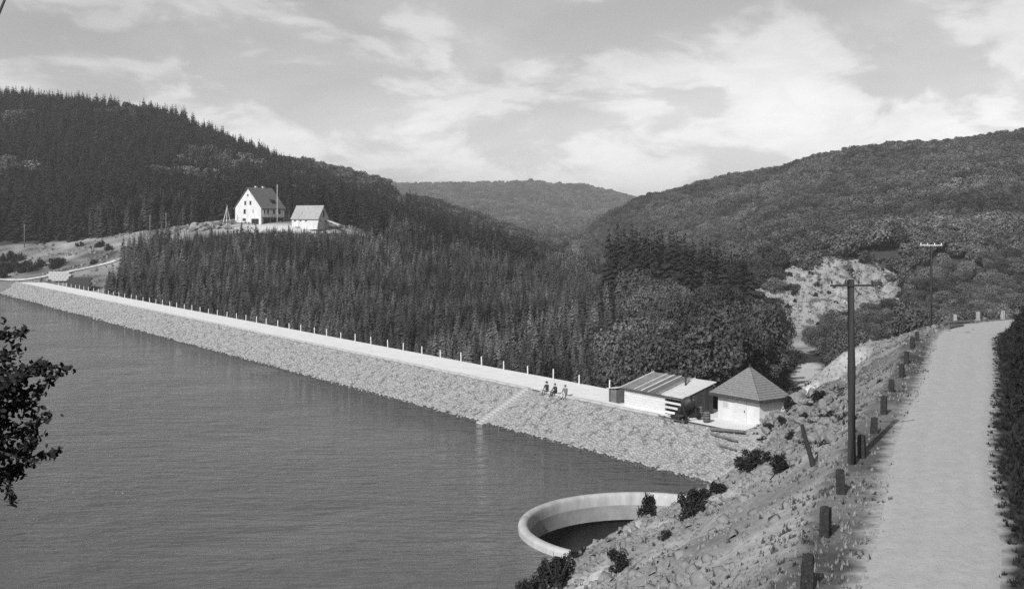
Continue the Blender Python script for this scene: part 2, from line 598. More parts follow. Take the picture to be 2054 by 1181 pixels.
def height(x, y):
    shp = np.asarray(x, float).shape
    x = np.asarray(x, float).ravel(); y = np.asarray(y, float).ravel()
    h = base_height(x, y)
    far = sstep(y, 420, 700)
    h = h + fbm(x / 60, y / 60, 3) * (1.0 + 9 * far) + fbm(x / 9, y / 9, 5, 3) * 0.5
    o = road_offset(x, y)
    k = np.interp(y, [40, 63, 85, 90, 98, 120], [0.56, 0.61, 0.80, 0.66, 0.36, 0.36])
    l1 = np.interp(y, [90, 98, 110], [60.0, 8.0, 7.0])
    lo = np.maximum(o - 3.8, 0)
    left = ROAD_Z - k * np.minimum(lo, l1) - 0.95 * np.maximum(lo - l1, 0)
    rough = fbm(x / 2.3, y / 2.3, 11, 4) * 1.5 * sstep(lo, 0.5, 6) + fbm(x / 0.9, y / 0.9, 23, 2) * 0.35 * sstep(lo, 0.3, 3)
    mound = np.exp(-(((x - 24.5) / 6) ** 2 + ((y - 82) / 9) ** 2))
    rough = rough + mound * (fbm(x / 1.7, y / 1.7, 13, 4) * 2.6 + 0.35)
    left = left + rough + 0.10 * fbm(x / 1.4, y / 1.4, 31, 3) * sstep(o, 2.2, 3.2)
    ro = np.maximum(-o - 2.7, 0)
    right = ROAD_Z - 0.25 * np.exp(-((-o - 2.9) / 0.4) ** 2) + 0.85 * np.minimum(ro, 9) + 0.30 * np.clip(ro - 9, 0, 45) - 0.5 * np.maximum(ro - 55, 0) + fbm(x / 2, y / 2, 41, 3) * 0.9 * sstep(ro, 0.2, 2)
    bank = np.where(o >= 0, left, right)
    h = np.maximum(h, np.maximum(bank, -30))
    onroad = np.abs(o) < 2.6
    h = np.where(onroad, np.minimum(h, ROAD_Z), h)
    h = np.where((o >= 2.6) & (o < 60) & (y < 130), np.minimum(h, np.maximum(left, base_height(x, y))), h)
    # dam body and crest platform: the ground stays below them
    t, n = dam_tn(x, y)
    slope_up = CREST_Z + 0.5 * np.minimum(n, 0) - np.where(t > 8, 0, 0.55) * np.maximum(n - 7, 0)
    within = (t > -262) & (t < 31)
    plat = np.where((t > 8) & (n > 0), CREST_Z - 0.02, slope_up - 0.6)
    lim = plat + np.maximum(t - 30, 0) * 1.3 + 0.9 * np.maximum(-262 - t, 0) + np.where(t > 8, 1.1 * np.maximum(n - 12, 0), 0)
    region = (n > -22) & (n < np.where(t > 8, 24, 14)) & (t < 42) & (t > -275)
    h = np.where(region, np.minimum(h, np.maximum(lim, -14)), h)
    # the quarry's own rock face stands in front of the cut hillside
    qa = np.array([74, 327.0]); qd = np.array([54, 19.0])
    uu = ((x - qa[0]) * qd[0] + (y - qa[1]) * qd[1]) / (qd @ qd)
    ww = -((x - qa[0]) * qd[1] - (y - qa[1]) * qd[0]) / np.hypot(*qd)
    h = np.where((uu > -0.4) & (uu < 1.4) & (ww > -6) & (ww < 30), np.minimum(h, -14.5 + np.maximum(ww - 2, 0) * 0.62 + 4.0 * np.maximum(ww - 20.5, 0) + 62 * np.maximum(np.abs(uu - 0.5) - 0.5, 0)), h)
    # the pit of the spillway
    q = np.hypot(x - SPILL[0], y - SPILL[1])
    pit = -9 + 14 * sstep(q, 8.9, 11.0) + 3 * np.maximum(q - 11.0, 0)
    h = np.where(q < 13, np.minimum(h, pit), h)
    return h.reshape(shp)


def H1(x, y):
    return float(height(np.array([x]), np.array([y]))[0])


def ground_hit(px, py, y0=22.0, y1=420.0):
    """the point of the ground seen at a place in the photograph"""
    Y = np.concatenate([np.arange(y0, 130, 0.2), np.arange(130, y1, 1.0)])
    X = (px - 1027) / 2200 * Y; Z = CAM_Z - (py - 455) / 2200 * Y
    g = height(X, Y)
    k = np.nonzero(Z <= g)[0]
    k = k[0] if len(k) else len(Y) - 1
    return float(X[k]), float(Y[k]), float(g[k])


def in_poly(x, y, poly):
    x = np.asarray(x, float); y = np.asarray(y, float)
    ins = np.zeros(x.shape, bool)
    j = len(poly) - 1
    for i in range(len(poly)):
        xi, yi = poly[i]; xj, yj = poly[j]
        c = ((yi > y) != (yj > y)) & (x < (xj - xi) * (y - yi) / (yj - yi + 1e-12) + xi)
        ins ^= c
        j = i
    return ins


CLEARING = [(-300, 378), (-175, 380), (-143, 386), (-118, 392), (-100, 402), (-56, 404), (-50, 384), (-66, 372), (-90, 367), (-108, 362), (-124, 350), (-113, 318), (-120, 296), (-190, 322), (-300, 330)]
QUARRY = [(55, 226), (63, 226), (84, 290), (100, 316), (118, 328), (122, 338), (121, 361), (72, 347)]


def poly_dist(x, y, line):
    best = np.full(np.shape(x), 1e9)
    for i in range(len(line) - 1):
        a = line[i]; b = line[i + 1]; d = b - a
        t = np.clip(((x - a[0]) * d[0] + (y - a[1]) * d[1]) / (d @ d), 0, 1)
        best = np.minimum(best, np.hypot(x - a[0] - t * d[0], y - a[1] - t * d[1]))
    return best


# ------------------------------------------------------------------ terrain
def axis(fine0, fine1, fs, mid0, mid1, ms, lo, hi, g=1.13):
    a = list(np.arange(fine0, fine1, fs)) + list(np.arange(fine1, mid1, ms))
    s = ms; v = mid1
    while v < hi:
        a.append(v); s *= g; v += s
    a.append(hi)
    b = []
    v = fine0 - ms; s = ms
    while v > mid0:
        b.append(v); v -= ms
    while v > lo:
        b.append(v); s *= g; v -= s
    b.append(lo)
    return np.array(b[::-1] + a)


GRID = {}


def hmesh(x, y):
    """height of the terrain mesh itself"""
    x = np.asarray(x, float); y = np.asarray(y, float)
    xs, ys, Z = GRID['xs'], GRID['ys'], GRID['Z']
    i = np.clip(np.searchsorted(xs, x) - 1, 0, len(xs) - 2); j = np.clip(np.searchsorted(ys, y) - 1, 0, len(ys) - 2)
    u = (x - xs[i]) / (xs[i + 1] - xs[i]); v = (y - ys[j]) / (ys[j + 1] - ys[j])
    return (Z[j, i] * (1 - u) + Z[j, i + 1] * u) * (1 - v) + (Z[j + 1, i] * (1 - u) + Z[j + 1, i + 1] * u) * v


def build_terrain():
    xs = axis(-8, 52, 0.5, -170, 160, 2.2, -1400, 1400)
    ys = axis(14, 116, 0.5, -20, 420, 2.2, -260, 4200, 1.1)
    X, Y = np.meshgrid(xs, ys)
    Z = height(X, Y)
    GRID.update(xs=xs, ys=ys, Z=Z)
    nx, ny = len(xs), len(ys)
    V = np.stack([X.ravel(), Y.ravel(), Z.ravel()], 1)
    i = np.arange((ny - 1) * (nx - 1))
    r = i // (nx - 1); c = i % (nx - 1)
    a = r * nx + c
    F = np.stack([a, a + 1, a + nx + 1, a + nx], 1)
    me = np_mesh('terrain', V, F, M['ground'], smooth=True)
    x, y, z = V[:, 0], V[:, 1], V[:, 2]
    o = road_offset(x, y)
    t, n = dam_tn(x, y)
    tone = np.full(len(V), 0.035)
    cl = in_poly(x, y, CLEARING)
    nz = fbm(x / 7, y / 7, 77, 4)
    tone = np.where(cl, np.clip(0.16 + nz * 0.5, 0.04, 0.5), tone)
    ter = np.exp(-(((x + 80) / 26) ** 2 + ((y - 374) / 9) ** 2))
    tone = np.where(cl, np.maximum(tone, 0.5 * ter), tone)
    bank = (o > 0) & (o < 34) & (y < 122) & (y > -10)
    nb = fbm(x / 3.2, y / 3.2, 91, 4)
    tone = np.where(bank, np.clip(0.25 + nb * 0.4, 0.08, 0.42), tone)
    verge = (o > 1.8) & (o < 3.9 + nb)
    tone = np.where(verge, np.clip(0.10 + nb * 0.2, 0.05, 0.24), tone)
    tone = np.where((o < -road_edge(y)) & (o > -70), 0.03, tone)
    md = np.exp(-(((x - 24.5) / 6.5) ** 2 + ((y - 82) / 10) ** 2))
    tone = np.where(bank, tone * (1 - 0.62 * md), tone)
    tone = np.where((o <= 2.2) & (o > -road_edge(y)), 0.3, tone)
    pd = poly_dist(x, y, TRACK)
    tone = np.where((pd < 2.6 + 2 * fbm(x / 5, y / 5, 12)) & (t > -40), 0.45, tone)
    qw = -((x - 74) * 19 - (y - 327) * 54) / 57.2
    tone = np.where(in_poly(x, y, QUARRY) & (qw < 4), np.clip(0.24 + nb * 0.5, 0.05, 0.36), tone)
    plat = (n > 2) & (n < 14) & (t > 2) & (t < 32)
    tone = np.where(plat, 0.5, tone)
    tone = np.where((z < 0.25) & (n < 0), np.minimum(tone, 0.08), tone)
    at = me.attributes.new('tone', 'FLOAT', 'POINT')
    at.data.foreach_set('value', tone.astype(np.float32))
    ob = mesh_obj('terrain', me)
    tag(ob, 'wooded valley sides and pale rubble bank under the road', kind='structure')
    return ob


build_terrain()


def ribbon(name, line, w0, w1, zf, m, cross=5, wob=0.0, seed=1, thick=0.0):
    """a sheet along a line; w0 / w1 the left and right half width; zf(x, y) -> z"""
    n = len(line)
    V = []
    for i in range(n):
        d = line[min(i + 1, n - 1)] - line[max(i - 1, 0)]
        d = d / np.linalg.norm(d)
        nl = np.array([-d[1], d[0]])
        a = w0 + wob * float(fbm(i * 0.23, 0.3, seed)); b = (float(w1(line[i][1])) if callable(w1) else w1) + wob * float(fbm(i * 0.23, 7.7, seed + 3))
        for k in range(cross + 1):
            s = a + (-b - a) * k / cross
            p = line[i] + nl * s
            V.append((p[0], p[1], 0, s))
    V = np.array(V)
    Z = zf(V[:, 0], V[:, 1], V[:, 3])
    i = np.arange((n - 1) * cross); r = i // cross; c = i % cross
    a = r * (cross + 1) + c
    F = np.stack([a, a + cross + 1, a + cross + 2, a + 1], 1)
    return mesh_obj(name, np_mesh(name, np.stack([V[:, 0], V[:, 1], Z], 1), F, m, smooth=True))


fine_road = catmull([tuple(p) for p in ROAD[::4]] + [tuple(ROAD[-1])], 0.6)
rd = ribbon('road', fine_road, 2.0, road_edge, lambda x, y, s: ROAD_Z + 0.05 + 0.05 * np.cos(np.clip(s, -2.2, 2.2) * 0.7) - 0.11 * sstep(s, 1.5, 2.1) - 0.13 * sstep(-s, road_edge(y) - 0.5, road_edge(y)) - 0.035 * np.exp(-((np.abs(s + 0.1) - 0.78) / 0.22) ** 2) + 0.03 * fbm(x / 3, y / 3, 61), M['road'], cross=22, wob=0.8, seed=5)
tag(rd, 'pale unpaved gravel road curving along the hillside', kind='structure')

# ------------------------------------------------------------------ water with the hole of the spillway
def build_water():
    bm = bmesh.new()
    outer = [dam(44, 1.0), dam(-285, 1.0), (-400, 360, 0), (-420, -250, 0), (40, -250, 0), (30, 60, 0)]
    ov = [bm.verts.new((p[0], p[1], 0)) for p in outer]
    es = [bm.edges.new((ov[i], ov[(i + 1) % len(ov)])) for i in range(len(ov))]
    nseg = 96
    iv = [bm.verts.new((SPILL[0] + (SPILL_R - 0.1) * math.cos(2 * math.pi * k / nseg), SPILL[1] + (SPILL_R - 0.1) * math.sin(2 * math.pi * k / nseg), 0)) for k in range(nseg)]
    es += [bm.edges.new((iv[i], iv[(i + 1) % nseg])) for i in range(nseg)]
    bmesh.ops.triangle_fill(bm, use_beauty=True, use_dissolve=False, edges=es)
    for f in bm.faces:
        if f.normal.z < 0:
            f.normal_flip()
    bmesh.ops.recalc_face_normals(bm, faces=bm.faces)
    if sum(f.normal.z for f in bm.faces) < 0:
        bmesh.ops.reverse_faces(bm, faces=bm.faces)
    me = bpy.data.meshes.new('reservoir_water')
    bm.to_mesh(me)
    bm.free()
    o = mesh_obj('reservoir_water', me, M['water'])
    tag(o, 'rippled grey water of the reservoir', kind='structure')


build_water()

# ------------------------------------------------------------------ dam
def stone_field(pts, nrm, tang, sizes, seed, flat=0.55):
    """irregular stones as one joined mesh: each a skewed block bedded in the slope"""
    rg = np.random.default_rng(seed)
    n = len(pts)
    nrm = np.asarray(nrm, float); tang = np.asarray(tang, float)
    bit = np.cross(nrm, tang)
    base = np.array([(-1, -1, -1), (1, -1, -1), (1, 1, -1), (-1, 1, -1), (-0.72, -0.72, 1), (0.72, -0.72, 1), (0.72, 0.72, 1), (-0.72, 0.72, 1)], float)
    co = base[None] + rg.uniform(-0.28, 0.28, (n, 8, 3))
    ang = rg.uniform(0, 2 * math.pi, n)
    ca, sa = np.cos(ang)[:, None], np.sin(ang)[:, None]
    x = co[:, :, 0] * ca - co[:, :, 1] * sa; y = co[:, :, 0] * sa + co[:, :, 1] * ca
    sz = np.asarray(sizes)[:, None]
    asp = rg.uniform(0.75, 1.25, (n, 1))
    tilt = rg.uniform(-0.22, 0.22, (n, 2))
    x = x * sz * asp * 0.5; y = y * sz / asp * 0.5; z = co[:, :, 2] * sz * 0.5 * flat + x * tilt[:, :1] + y * tilt[:, 1:]
    V = pts[:, None, :] + x[..., None] * tang[:, None, :] + y[..., None] * bit[:, None, :] + z[..., None] * nrm[:, None, :]
    f = np.array([(4, 5, 6, 7), (0, 1, 5, 4), (1, 2, 6, 5), (2, 3, 7, 6), (3, 0, 4, 7)])
    F = (np.arange(n)[:, None, None] * 8 + f[None]).reshape(-1, 4)
    return V.reshape(-1, 3), F


def build_dam():
    root = empty('embankment_dam', dam(0, 0, CREST_Z))
    tag(root, 'long straight embankment dam with pale crest and stone pitched water face', 'dam')
    inv = Vector(root.location)

    def loc(p):
        return (p[0] - inv.x, p[1] - inv.y, p[2] - inv.z)
    # body: cross-section swept along the axis
    prof = [(-28, -11.0), (0.0, CREST_Z - 0.02), (0.05, CREST_Z), (7.0, CREST_Z), (7.4, CREST_Z - 0.1), (38, -14.0)]
    ts = list(np.arange(-286, 47, 3.0))
    V = []
    for t in ts:
        for n, z in prof:
            V.append(loc(dam(t, n, z)))
    k = len(prof)
    Fup, Fall = [], []
    for i in range(len(ts) - 1):
        for j in range(k - 1):
            f = (i * k + j, i * k + j + 1, (i + 1) * k + j + 1, (i + 1) * k + j)
            (Fup if j == 0 else Fall).append(f)
    b = MB(); b.add(V, Fup)
    b.build('water_face', M['stonebed'], root)
    b = MB(); b.add(V, Fall)
    b.build('earth_body', mat('dam_earth', 0.06, 0.4, 0.8, 0.95), root)
    # crest surface
    line = np.array([dam(t, 0)[:2] for t in np.arange(-284, 34, 1.5)])
    cr = ribbon('crest_road', line, 6.9, -0.35, lambda x, y, s: CREST_Z + 0.03 + 0.02 * fbm(x / 3, y / 3, 9), M['crest'], cross=8, wob=0.25, seed=8)
    cr.parent = root; cr.matrix_parent_inverse = Matrix.Translation(-inv)
    # kerb along the water side: stones laid end to end
    t = -283.0
    kb = bpy.data.meshes.new('kerb_stone')
    bm = bmesh.new(); bmesh.ops.create_cube(bm, size=1.0)
    for v in bm.verts:
        v.co = (v.co.x * 1.94, v.co.y * 0.34, v.co.z * 0.22)
    bmesh.ops.bevel(bm, geom=bm.edges[:], offset=0.03, segments=1, affect='EDGES')
    bm.to_mesh(kb); bm.free(); kb.materials.append(M['concrete'])
    az = math.atan2(U[1], U[0])
    nk = 0
    while t < 20:
        if not (-0.9 < t < 1.1):
            p = dam(t, 0.14 + random.uniform(-0.03, 0.03), CREST_Z + 0.06 + random.uniform(-0.03, 0.02))
            o = mesh_obj('kerb_stone', kb, None, root, loc(p), az + random.uniform(-0.01, 0.01))
            nk += 1
        t += 2.0
    # steps down the face
    for i in range(17):
        n0 = -0.05 - i * 0.36
        st = MB()
        st.box((0, 0, 0), (1.0, 0.38, 0.30))
        o = st.build('step', M['step'], root, loc(dam(0, n0 - 0.18, CREST_Z - 0.06 - i * 0.18)), az, bevel=0.02)
    # two low side walls of the steps
    for s in (-0.60, 0.60):
        w = MB(); w.beam(loc(dam(s, 0.2, CREST_Z + 0.02)), loc(dam(s, -6.2, CREST_Z - 3.17)), 0.18, 0.3)
        w.build('step_wall', M['step'], root, bevel=0.02)
    # pitching
    rg = np.random.default_rng(3)
    T, Nn, S = [], [], []
    t = -283.0
    while t < 40:
        sp = np.interp(t, [-283, -120, -40, 40], [0.60, 0.44, 0.31, 0.27])
        n = -0.35 + rg.uniform(-0.1, 0.1)
        while n > -7.6:
            if not (abs(t) < 0.72):
                T.append(t + rg.uniform(-0.2, 0.2) * sp); Nn.append(n + rg.uniform(-0.2, 0.2) * sp); S.append(sp * rg.uniform(0.75, 1.2))
            n -= sp * 0.95
        t += sp
    T = np.array(T); Nn = np.array(Nn); S = np.array(S)
    pal = (T > 22) & (T < 33)
    P = D0[None] + T[:, None] * U[None] + Nn[:, None] * D[None]
    Z = CREST_Z + 0.5 * Nn + rg.uniform(-0.03, 0.05, len(T))
    pts = np.stack([P[:, 0] - inv.x, P[:, 1] - inv.y, Z - inv.z], 1)
    nv = np.array([-D[0] * 0.447, -D[1] * 0.447, 0.894]); tv = np.array([U[0], U[1], 0])
    keep = np.ones(len(T), bool)
    wet = Z < 0.14 + rg.uniform(-0.06, 0.08, len(T))
    for nm, kp, mt in (('stone_pitching', ~wet, 'stone'), ('wet_stone_pitching', wet, 'stone_wet')):
        V, F = stone_field(pts[kp], np.repeat(nv[None], kp.sum(), 0), np.repeat(tv[None], kp.sum(), 0), S[kp], 5, flat=0.5)
        o = mesh_obj(nm, np_mesh(nm, V, F, M[mt]), None, root)
        o['kind'] = 'stuff'
    print('pitching stones', len(T), 'kerb', nk)
    return root


build_dam()

# ------------------------------------------------------------------ bellmouth spillway
def build_spillway():
    root = empty('spillway_bowl', (SPILL[0], SPILL[1], 0))
    tag(root, 'round concrete overflow bowl with pale rounded rim at the water edge', 'spillway')
    r = SPILL_R
    rim = [(r, -4.0), (r, 0.26)] + [(r - 0.32 + 0.32 * math.cos(q), 0.30 + 0.24 * math.sin(q)) for q in [math.pi * k / 12 for k in range(0, 12)]] + [(r - 0.66, 0.22), (r - 0.69, 0.05), (r - 0.72, -0.30)]
    MB().lathe(rim, 128).build('rim', M['concrete'], root, smooth=True)
    MB().lathe([(r - 0.72, -0.30), (r - 0.74, -0.8), (r - 0.76, -1.35)], 128).build('inner_wall', mat('stained_wall', 0.22, 0.25, 0.9, 0.85, 0.01, 6.0), root, smooth=True)
    MB().lathe([(r - 0.76, -1.35), (r - 0.40, -1.37), (r - 0.40, -4.6), (r - 3.0, -6.2), (r - 4.6, -7.4), (r - 5.8, -9.0), (r - 6.0, -14.0), (0.01, -14.0)], 96).build('funnel', M['concrete_dark'], root, smooth=True)  # near-black tone puts the shade of the shaft into the concrete
    return root


build_spillway()

# ------------------------------------------------------------------ vegetation meshes
def conifer_mesh(name, h, rad, seed, m, whorls=15, nb=8, bare=0.04):
    rg = random.Random(seed)
    V, F = [], []
    for i in range(whorls):
        q = i / (whorls - 1)
        z = h * (bare + (0.985 - bare) * q ** 0.92)
        r0 = rad * ((1 - q) ** 0.74) * (1.0 if q > 0.1 else 0.85) + 0.06
        n = nb if q < 0.75 else max(4, nb - 3)
        ph = rg.uniform(0, 6.28)
        for k in range(n):
            a = ph + 6.283 * (k + rg.uniform(-0.3, 0.3)) / n
            r = r0 * rg.uniform(0.5, 1.25)
            zz = z + rg.uniform(-0.75, 0.75) * h / whorls
            dr = r * rg.uniform(0.22, 0.5)
            w = 0.26 * r + 0.10
            c, s = math.cos(a), math.sin(a)

            def P(rr, off, dz):
                return (c * rr - s * off, s * rr + c * off, zz + dz)
            b = len(V)
            V += [P(0.02, 0, 0.12 * r), P(r * 0.55, w, -dr * 0.62), P(r * 0.6, 0, -dr * 0.25), P(r * 0.55, -w, -dr * 0.62), P(r, 0, -dr * 0.8), P(r * 0.85, w * 0.55, -dr * 0.95), P(r * 0.85, -w * 0.55, -dr * 0.95)]
            F += [(b, b + 1, b + 2), (b, b + 2, b + 3), (b + 2, b + 1, b + 5), (b + 2, b + 5, b + 4), (b + 2, b + 4, b + 6), (b + 2, b + 6, b + 3)]
    b = len(V)
    V += [(0.07, 0, h * 0.93), (-0.04, 0.06, h * 0.93), (-0.04, -0.06, h * 0.93), (0, 0, h)]
    F += [(b, b + 1, b + 3), (b + 1, b + 2, b + 3), (b + 2, b, b + 3)]
    return np_mesh(name, V, F, m)


def leafy_mesh(name, lobes, nleaf, size, seed, m, shell=0.55):
    """leaf clumps spread through overlapping lobes (cx, cy, cz, rx, ry, rz)"""
    rg = np.random.default_rng(seed)
    w = np.array([l[3] * l[4] + l[3] * l[5] for l in lobes]); w = w / w.sum()
    V = np.zeros((nleaf, 4, 3)); 
    li = rg.choice(len(lobes), nleaf, p=w)
    L = np.array(lobes)[li]
    d = rg.normal(size=(nleaf, 3)); d /= np.linalg.norm(d, axis=1)[:, None]
    rr = shell + (1.08 - shell) * rg.random(nleaf) ** 0.6
    c = L[:, :3] + d * L[:, 3:] * rr[:, None]
    a = d * 0.6 + rg.normal(size=(nleaf, 3)) * 0.55 + np.array([0, 0, 0.35]); a /= np.linalg.norm(a, axis=1)[:, None]
    u = np.cross(a, rg.normal(size=(nleaf, 3))); u /= np.linalg.norm(u, axis=1)[:, None]
    v = np.cross(a, u)
    s = size * rg.uniform(0.55, 1.3, nleaf)[:, None]
    V[:, 0] = c - u * s * 0.6; V[:, 1] = c + v * s * 0.38 + a * s * 0.12; V[:, 2] = c + u * s * 0.6; V[:, 3] = c - v * s * 0.38 + a * s * 0.12
    V = V.reshape(-1, 3)
    i = np.arange(nleaf)[:, None] * 4
    F = np.concatenate([i + np.array([[0, 1, 2]]), i + np.array([[0, 2, 3]])], 0)
    return np_mesh(name, V, F, m)


def crown_lobes(rad, zc, seed, n=8):
    rg = random.Random(seed)
    ls = [(0, 0, zc, rad * 0.72, rad * 0.72, rad * 0.8)]
    for k in range(n):
        a = 6.283 * k / n + rg.uniform(-0.4, 0.4)
        e = rg.uniform(-0.35, 0.85)
        q = rad * rg.uniform(0.5, 0.8)
        s = rad * rg.uniform(0.22, 0.46)
        ls.append((math.cos(a) * q * math.cos(e), math.sin(a) * q * math.cos(e), zc + q * math.sin(e) * 1.1, s, s, s * 0.85))
    return ls


def trunk_mesh(name, h, r, seed, limbs=0, bark=None):
    rg = random.Random(seed)
    b = MB()
    pts = [(rg.uniform(-.04, .04) * h * k / 5 * 0.4, rg.uniform(-.04, .04) * h * k / 5 * 0.4, h * k / 5 - 0.3 * (k == 0)) for k in range(6)]
    b.tube(pts, [r * (1.15 - 0.95 * k / 5) for k in range(6)], 7)
    for k in range(limbs):
        z = h * rg.uniform(0.35, 0.8)
        a = rg.uniform(0, 6.28)
        l = h * rg.uniform(0.2, 0.35)
        p = Vector((0, 0, z))
        b.tube([p, p + Vector((math.cos(a) * l * .5, math.sin(a) * l * .5, l * .35)), p + Vector((math.cos(a) * l, math.sin(a) * l, l * .9))], [r * .45, r * .3, r * .08], 5)
    return b.mesh(name, True)


CONIF = [conifer_mesh('spruce_crown', 10.5, r, 10 + i, M['spruce'], whorls=w, nb=nb) for i, (r, w, nb) in enumerate(((1.55, 19, 10), (1.35, 21, 10), (1.75, 18, 11), (1.5, 20, 9)))]
CONTR = [trunk_mesh('spruce_trunk', 9.5, 0.13, 3)]
CONTR[0].materials.append(M['bark'])
OLDC = [conifer_mesh('old_spruce_crown', 17, r, 40 + i, M['spruce_d'], whorls=w, nb=9, bare=0.08) for i, (r, w) in enumerate(((3.3, 21), (2.9, 23), (3.6, 20)))]
OLDT = trunk_mesh('old_spruce_trunk', 15.5, 0.24, 4); OLDT.materials.append(M['bark'])
BROAD = [leafy_mesh('broadleaf_crown', crown_lobes(3.2, 5.0, 60 + i, 14), 5200, 0.30, 70 + i, M['leaf']) for i in range(4)]
BROADT = trunk_mesh('broadleaf_trunk', 5.5, 0.22, 8, limbs=5); BROADT.materials.append(M['bark'])
FARB = [leafy_mesh('hill_crown', crown_lobes(3.6, 5.2, 90 + i, 9), 1100, 0.72, 95 + i, M['leaf_far']) for i in range(4)]
def shrub_lobes(seed):
    rg = random.Random(seed)
    ls = []
    for k in range(13):
        a = rg.uniform(0, 6.28); q = rg.uniform(0.05, 0.72); z = rg.uniform(0.12, 0.95) * (1.15 - 0.75 * q)
        r = rg.uniform(0.13, 0.30) * (1.1 - 0.3 * q)
        ls.append((q * math.cos(a), q * math.sin(a), z, r, r, r * rg.uniform(0.8, 1.5)))
    return ls


SHRUB = [leafy_mesh('shrub_leaves', shrub_lobes(120 + i), 1700, 0.11, 130 + i, M['leaf_dark'], shell=0.15) for i in range(5)]
SHRUB_STEM = MB()
for k in range(7):
    a = 0.9 * k
    SHRUB_STEM.tube([(0.03 * math.cos(a), 0.03 * math.sin(a), -0.15), (0.2 * math.cos(a), 0.2 * math.sin(a), 0.4), (0.5 * math.cos(a), 0.5 * math.sin(a), 0.85)], [0.025, 0.018, 0.006], 5)
SHRUB_STEM = SHRUB_STEM.mesh('shrub_stem'); SHRUB_STEM.materials.append(M['bark'])


def plant(name, loc, rz, sc, parts, label, cat, group=None, szz=1.0):
    e = empty(name, loc, rz)
    e.scale = (sc, sc, sc * szz)
    for nm, me in parts:
        o = bpy.data.objects.new(nm, me); COL.objects.link(o); o.parent = e
    tag(e, label, cat, group)
    return e


def scatter_grid(x0, x1, y0, y1, sp, seed, jit=0.42):
    rg = np.random.default_rng(seed)
    xs = np.arange(x0, x1, sp); ys = np.arange(y0, y1, sp * 0.87)
    X, Y = np.meshgrid(xs, ys)
    X = X + (np.arange(len(ys)) % 2)[:, None] * sp / 2
    X = X.ravel() + rg.uniform(-jit, jit, X.size) * sp
    Y = Y.ravel() + rg.uniform(-jit, jit, Y.size) * sp
    return X, Y


def in_view(x, y, margin=0.03):
    return (np.abs(x) / np.maximum(y, 1) < 0.467 + margin)


def forest_object(name, label, x, y, z, sc, idx, sources, kind='stuff'):
    """one wood as a single object: crowns instanced on its points"""
    me = bpy.data.meshes.new(name)
    n = len(x)
    me.vertices.add(n)
    me.vertices.foreach_set('co', np.stack([x, y, z], 1).astype(np.float32).ravel())
    rg = np.random.default_rng(n)
    for an, ty, val in (('rotz', 'FLOAT', rg.uniform(0, 6.28, n)), ('pick', 'INT', idx)):
        a = me.attributes.new(an, ty, 'POINT')
        a.data.foreach_set('value', np.asarray(val, dtype=np.int32 if ty == 'INT' else np.float32))
    wdt = rg.uniform(0.82, 1.4, n)
    a = me.attributes.new('scl', 'FLOAT_VECTOR', 'POINT')
    a.data.foreach_set('vector', np.stack([sc * wdt, sc * wdt * rg.uniform(0.85, 1.18, n), sc * rg.uniform(0.85, 1.15, n)], 1).astype(np.float32).ravel())
    o = mesh_obj(name, me)
    g = bpy.data.node_groups.new(name, 'GeometryNodeTree')
    g.interface.new_socket('Geometry', in_out='INPUT', socket_type='NodeSocketGeometry')
    g.interface.new_socket('Geometry', in_out='OUTPUT', socket_type='NodeSocketGeometry')
    gi = N(g, 'NodeGroupInput'); go = N(g, 'NodeGroupOutput')
    iop = N(g, 'GeometryNodeInstanceOnPoints')
    jn = N(g, 'GeometryNodeJoinGeometry')
    for s in sources:
        oi = N(g, 'GeometryNodeObjectInfo', transform_space='ORIGINAL')
        oi.inputs['Object'].default_value = s
        oi.inputs['As Instance'].default_value = True
        g.links.new(oi.outputs['Geometry'], jn.inputs['Geometry'])
    g.links.new(gi.outputs[0], iop.inputs['Points'])
    g.links.new(jn.outputs[0], iop.inputs['Instance'])
    iop.inputs['Pick Instance'].default_value = True

    def attr(nm, ty):
        a = N(g, 'GeometryNodeInputNamedAttribute', data_type=ty)
        a.inputs['Name'].default_value = nm
        return a.outputs['Attribute']
    g.links.new(attr('pick', 'INT'), iop.inputs['Instance Index'])
    cx = N(g, 'ShaderNodeCombineXYZ')
    g.links.new(attr('rotz', 'FLOAT'), cx.inputs['Z'])
    e2r = N(g, 'FunctionNodeEulerToRotation')
    g.links.new(cx.outputs[0], e2r.inputs[0])
    g.links.new(e2r.outputs[0], iop.inputs['Rotation'])
    g.links.new(attr('scl', 'FLOAT_VECTOR'), iop.inputs['Scale'])
    g.links.new(iop.outputs[0], go.inputs[0])
    m = o.modifiers.new('wood', 'NODES')
    m.node_group = g
    tag(o, label, kind=kind)
    return o


def free_ground(x, y):
    t, n = dam_tn(x, y)
    ok = ~((n < 15.0) & (t > -300))
    ok &= ~in_poly(x, y, CLEARING)
    ok &= ~in_poly(x, y, QUARRY)
    ok &= poly_dist(x, y, TRACK) > 3.6
    return ok


# --- young spruce plantation between dam and house
def conifer_zone(x, y):
    """true where the woods are spruce: left of the valley floor"""
    return x < 0.108 * y - 1 + 7 * fbm(x / 25, y / 25, 51)


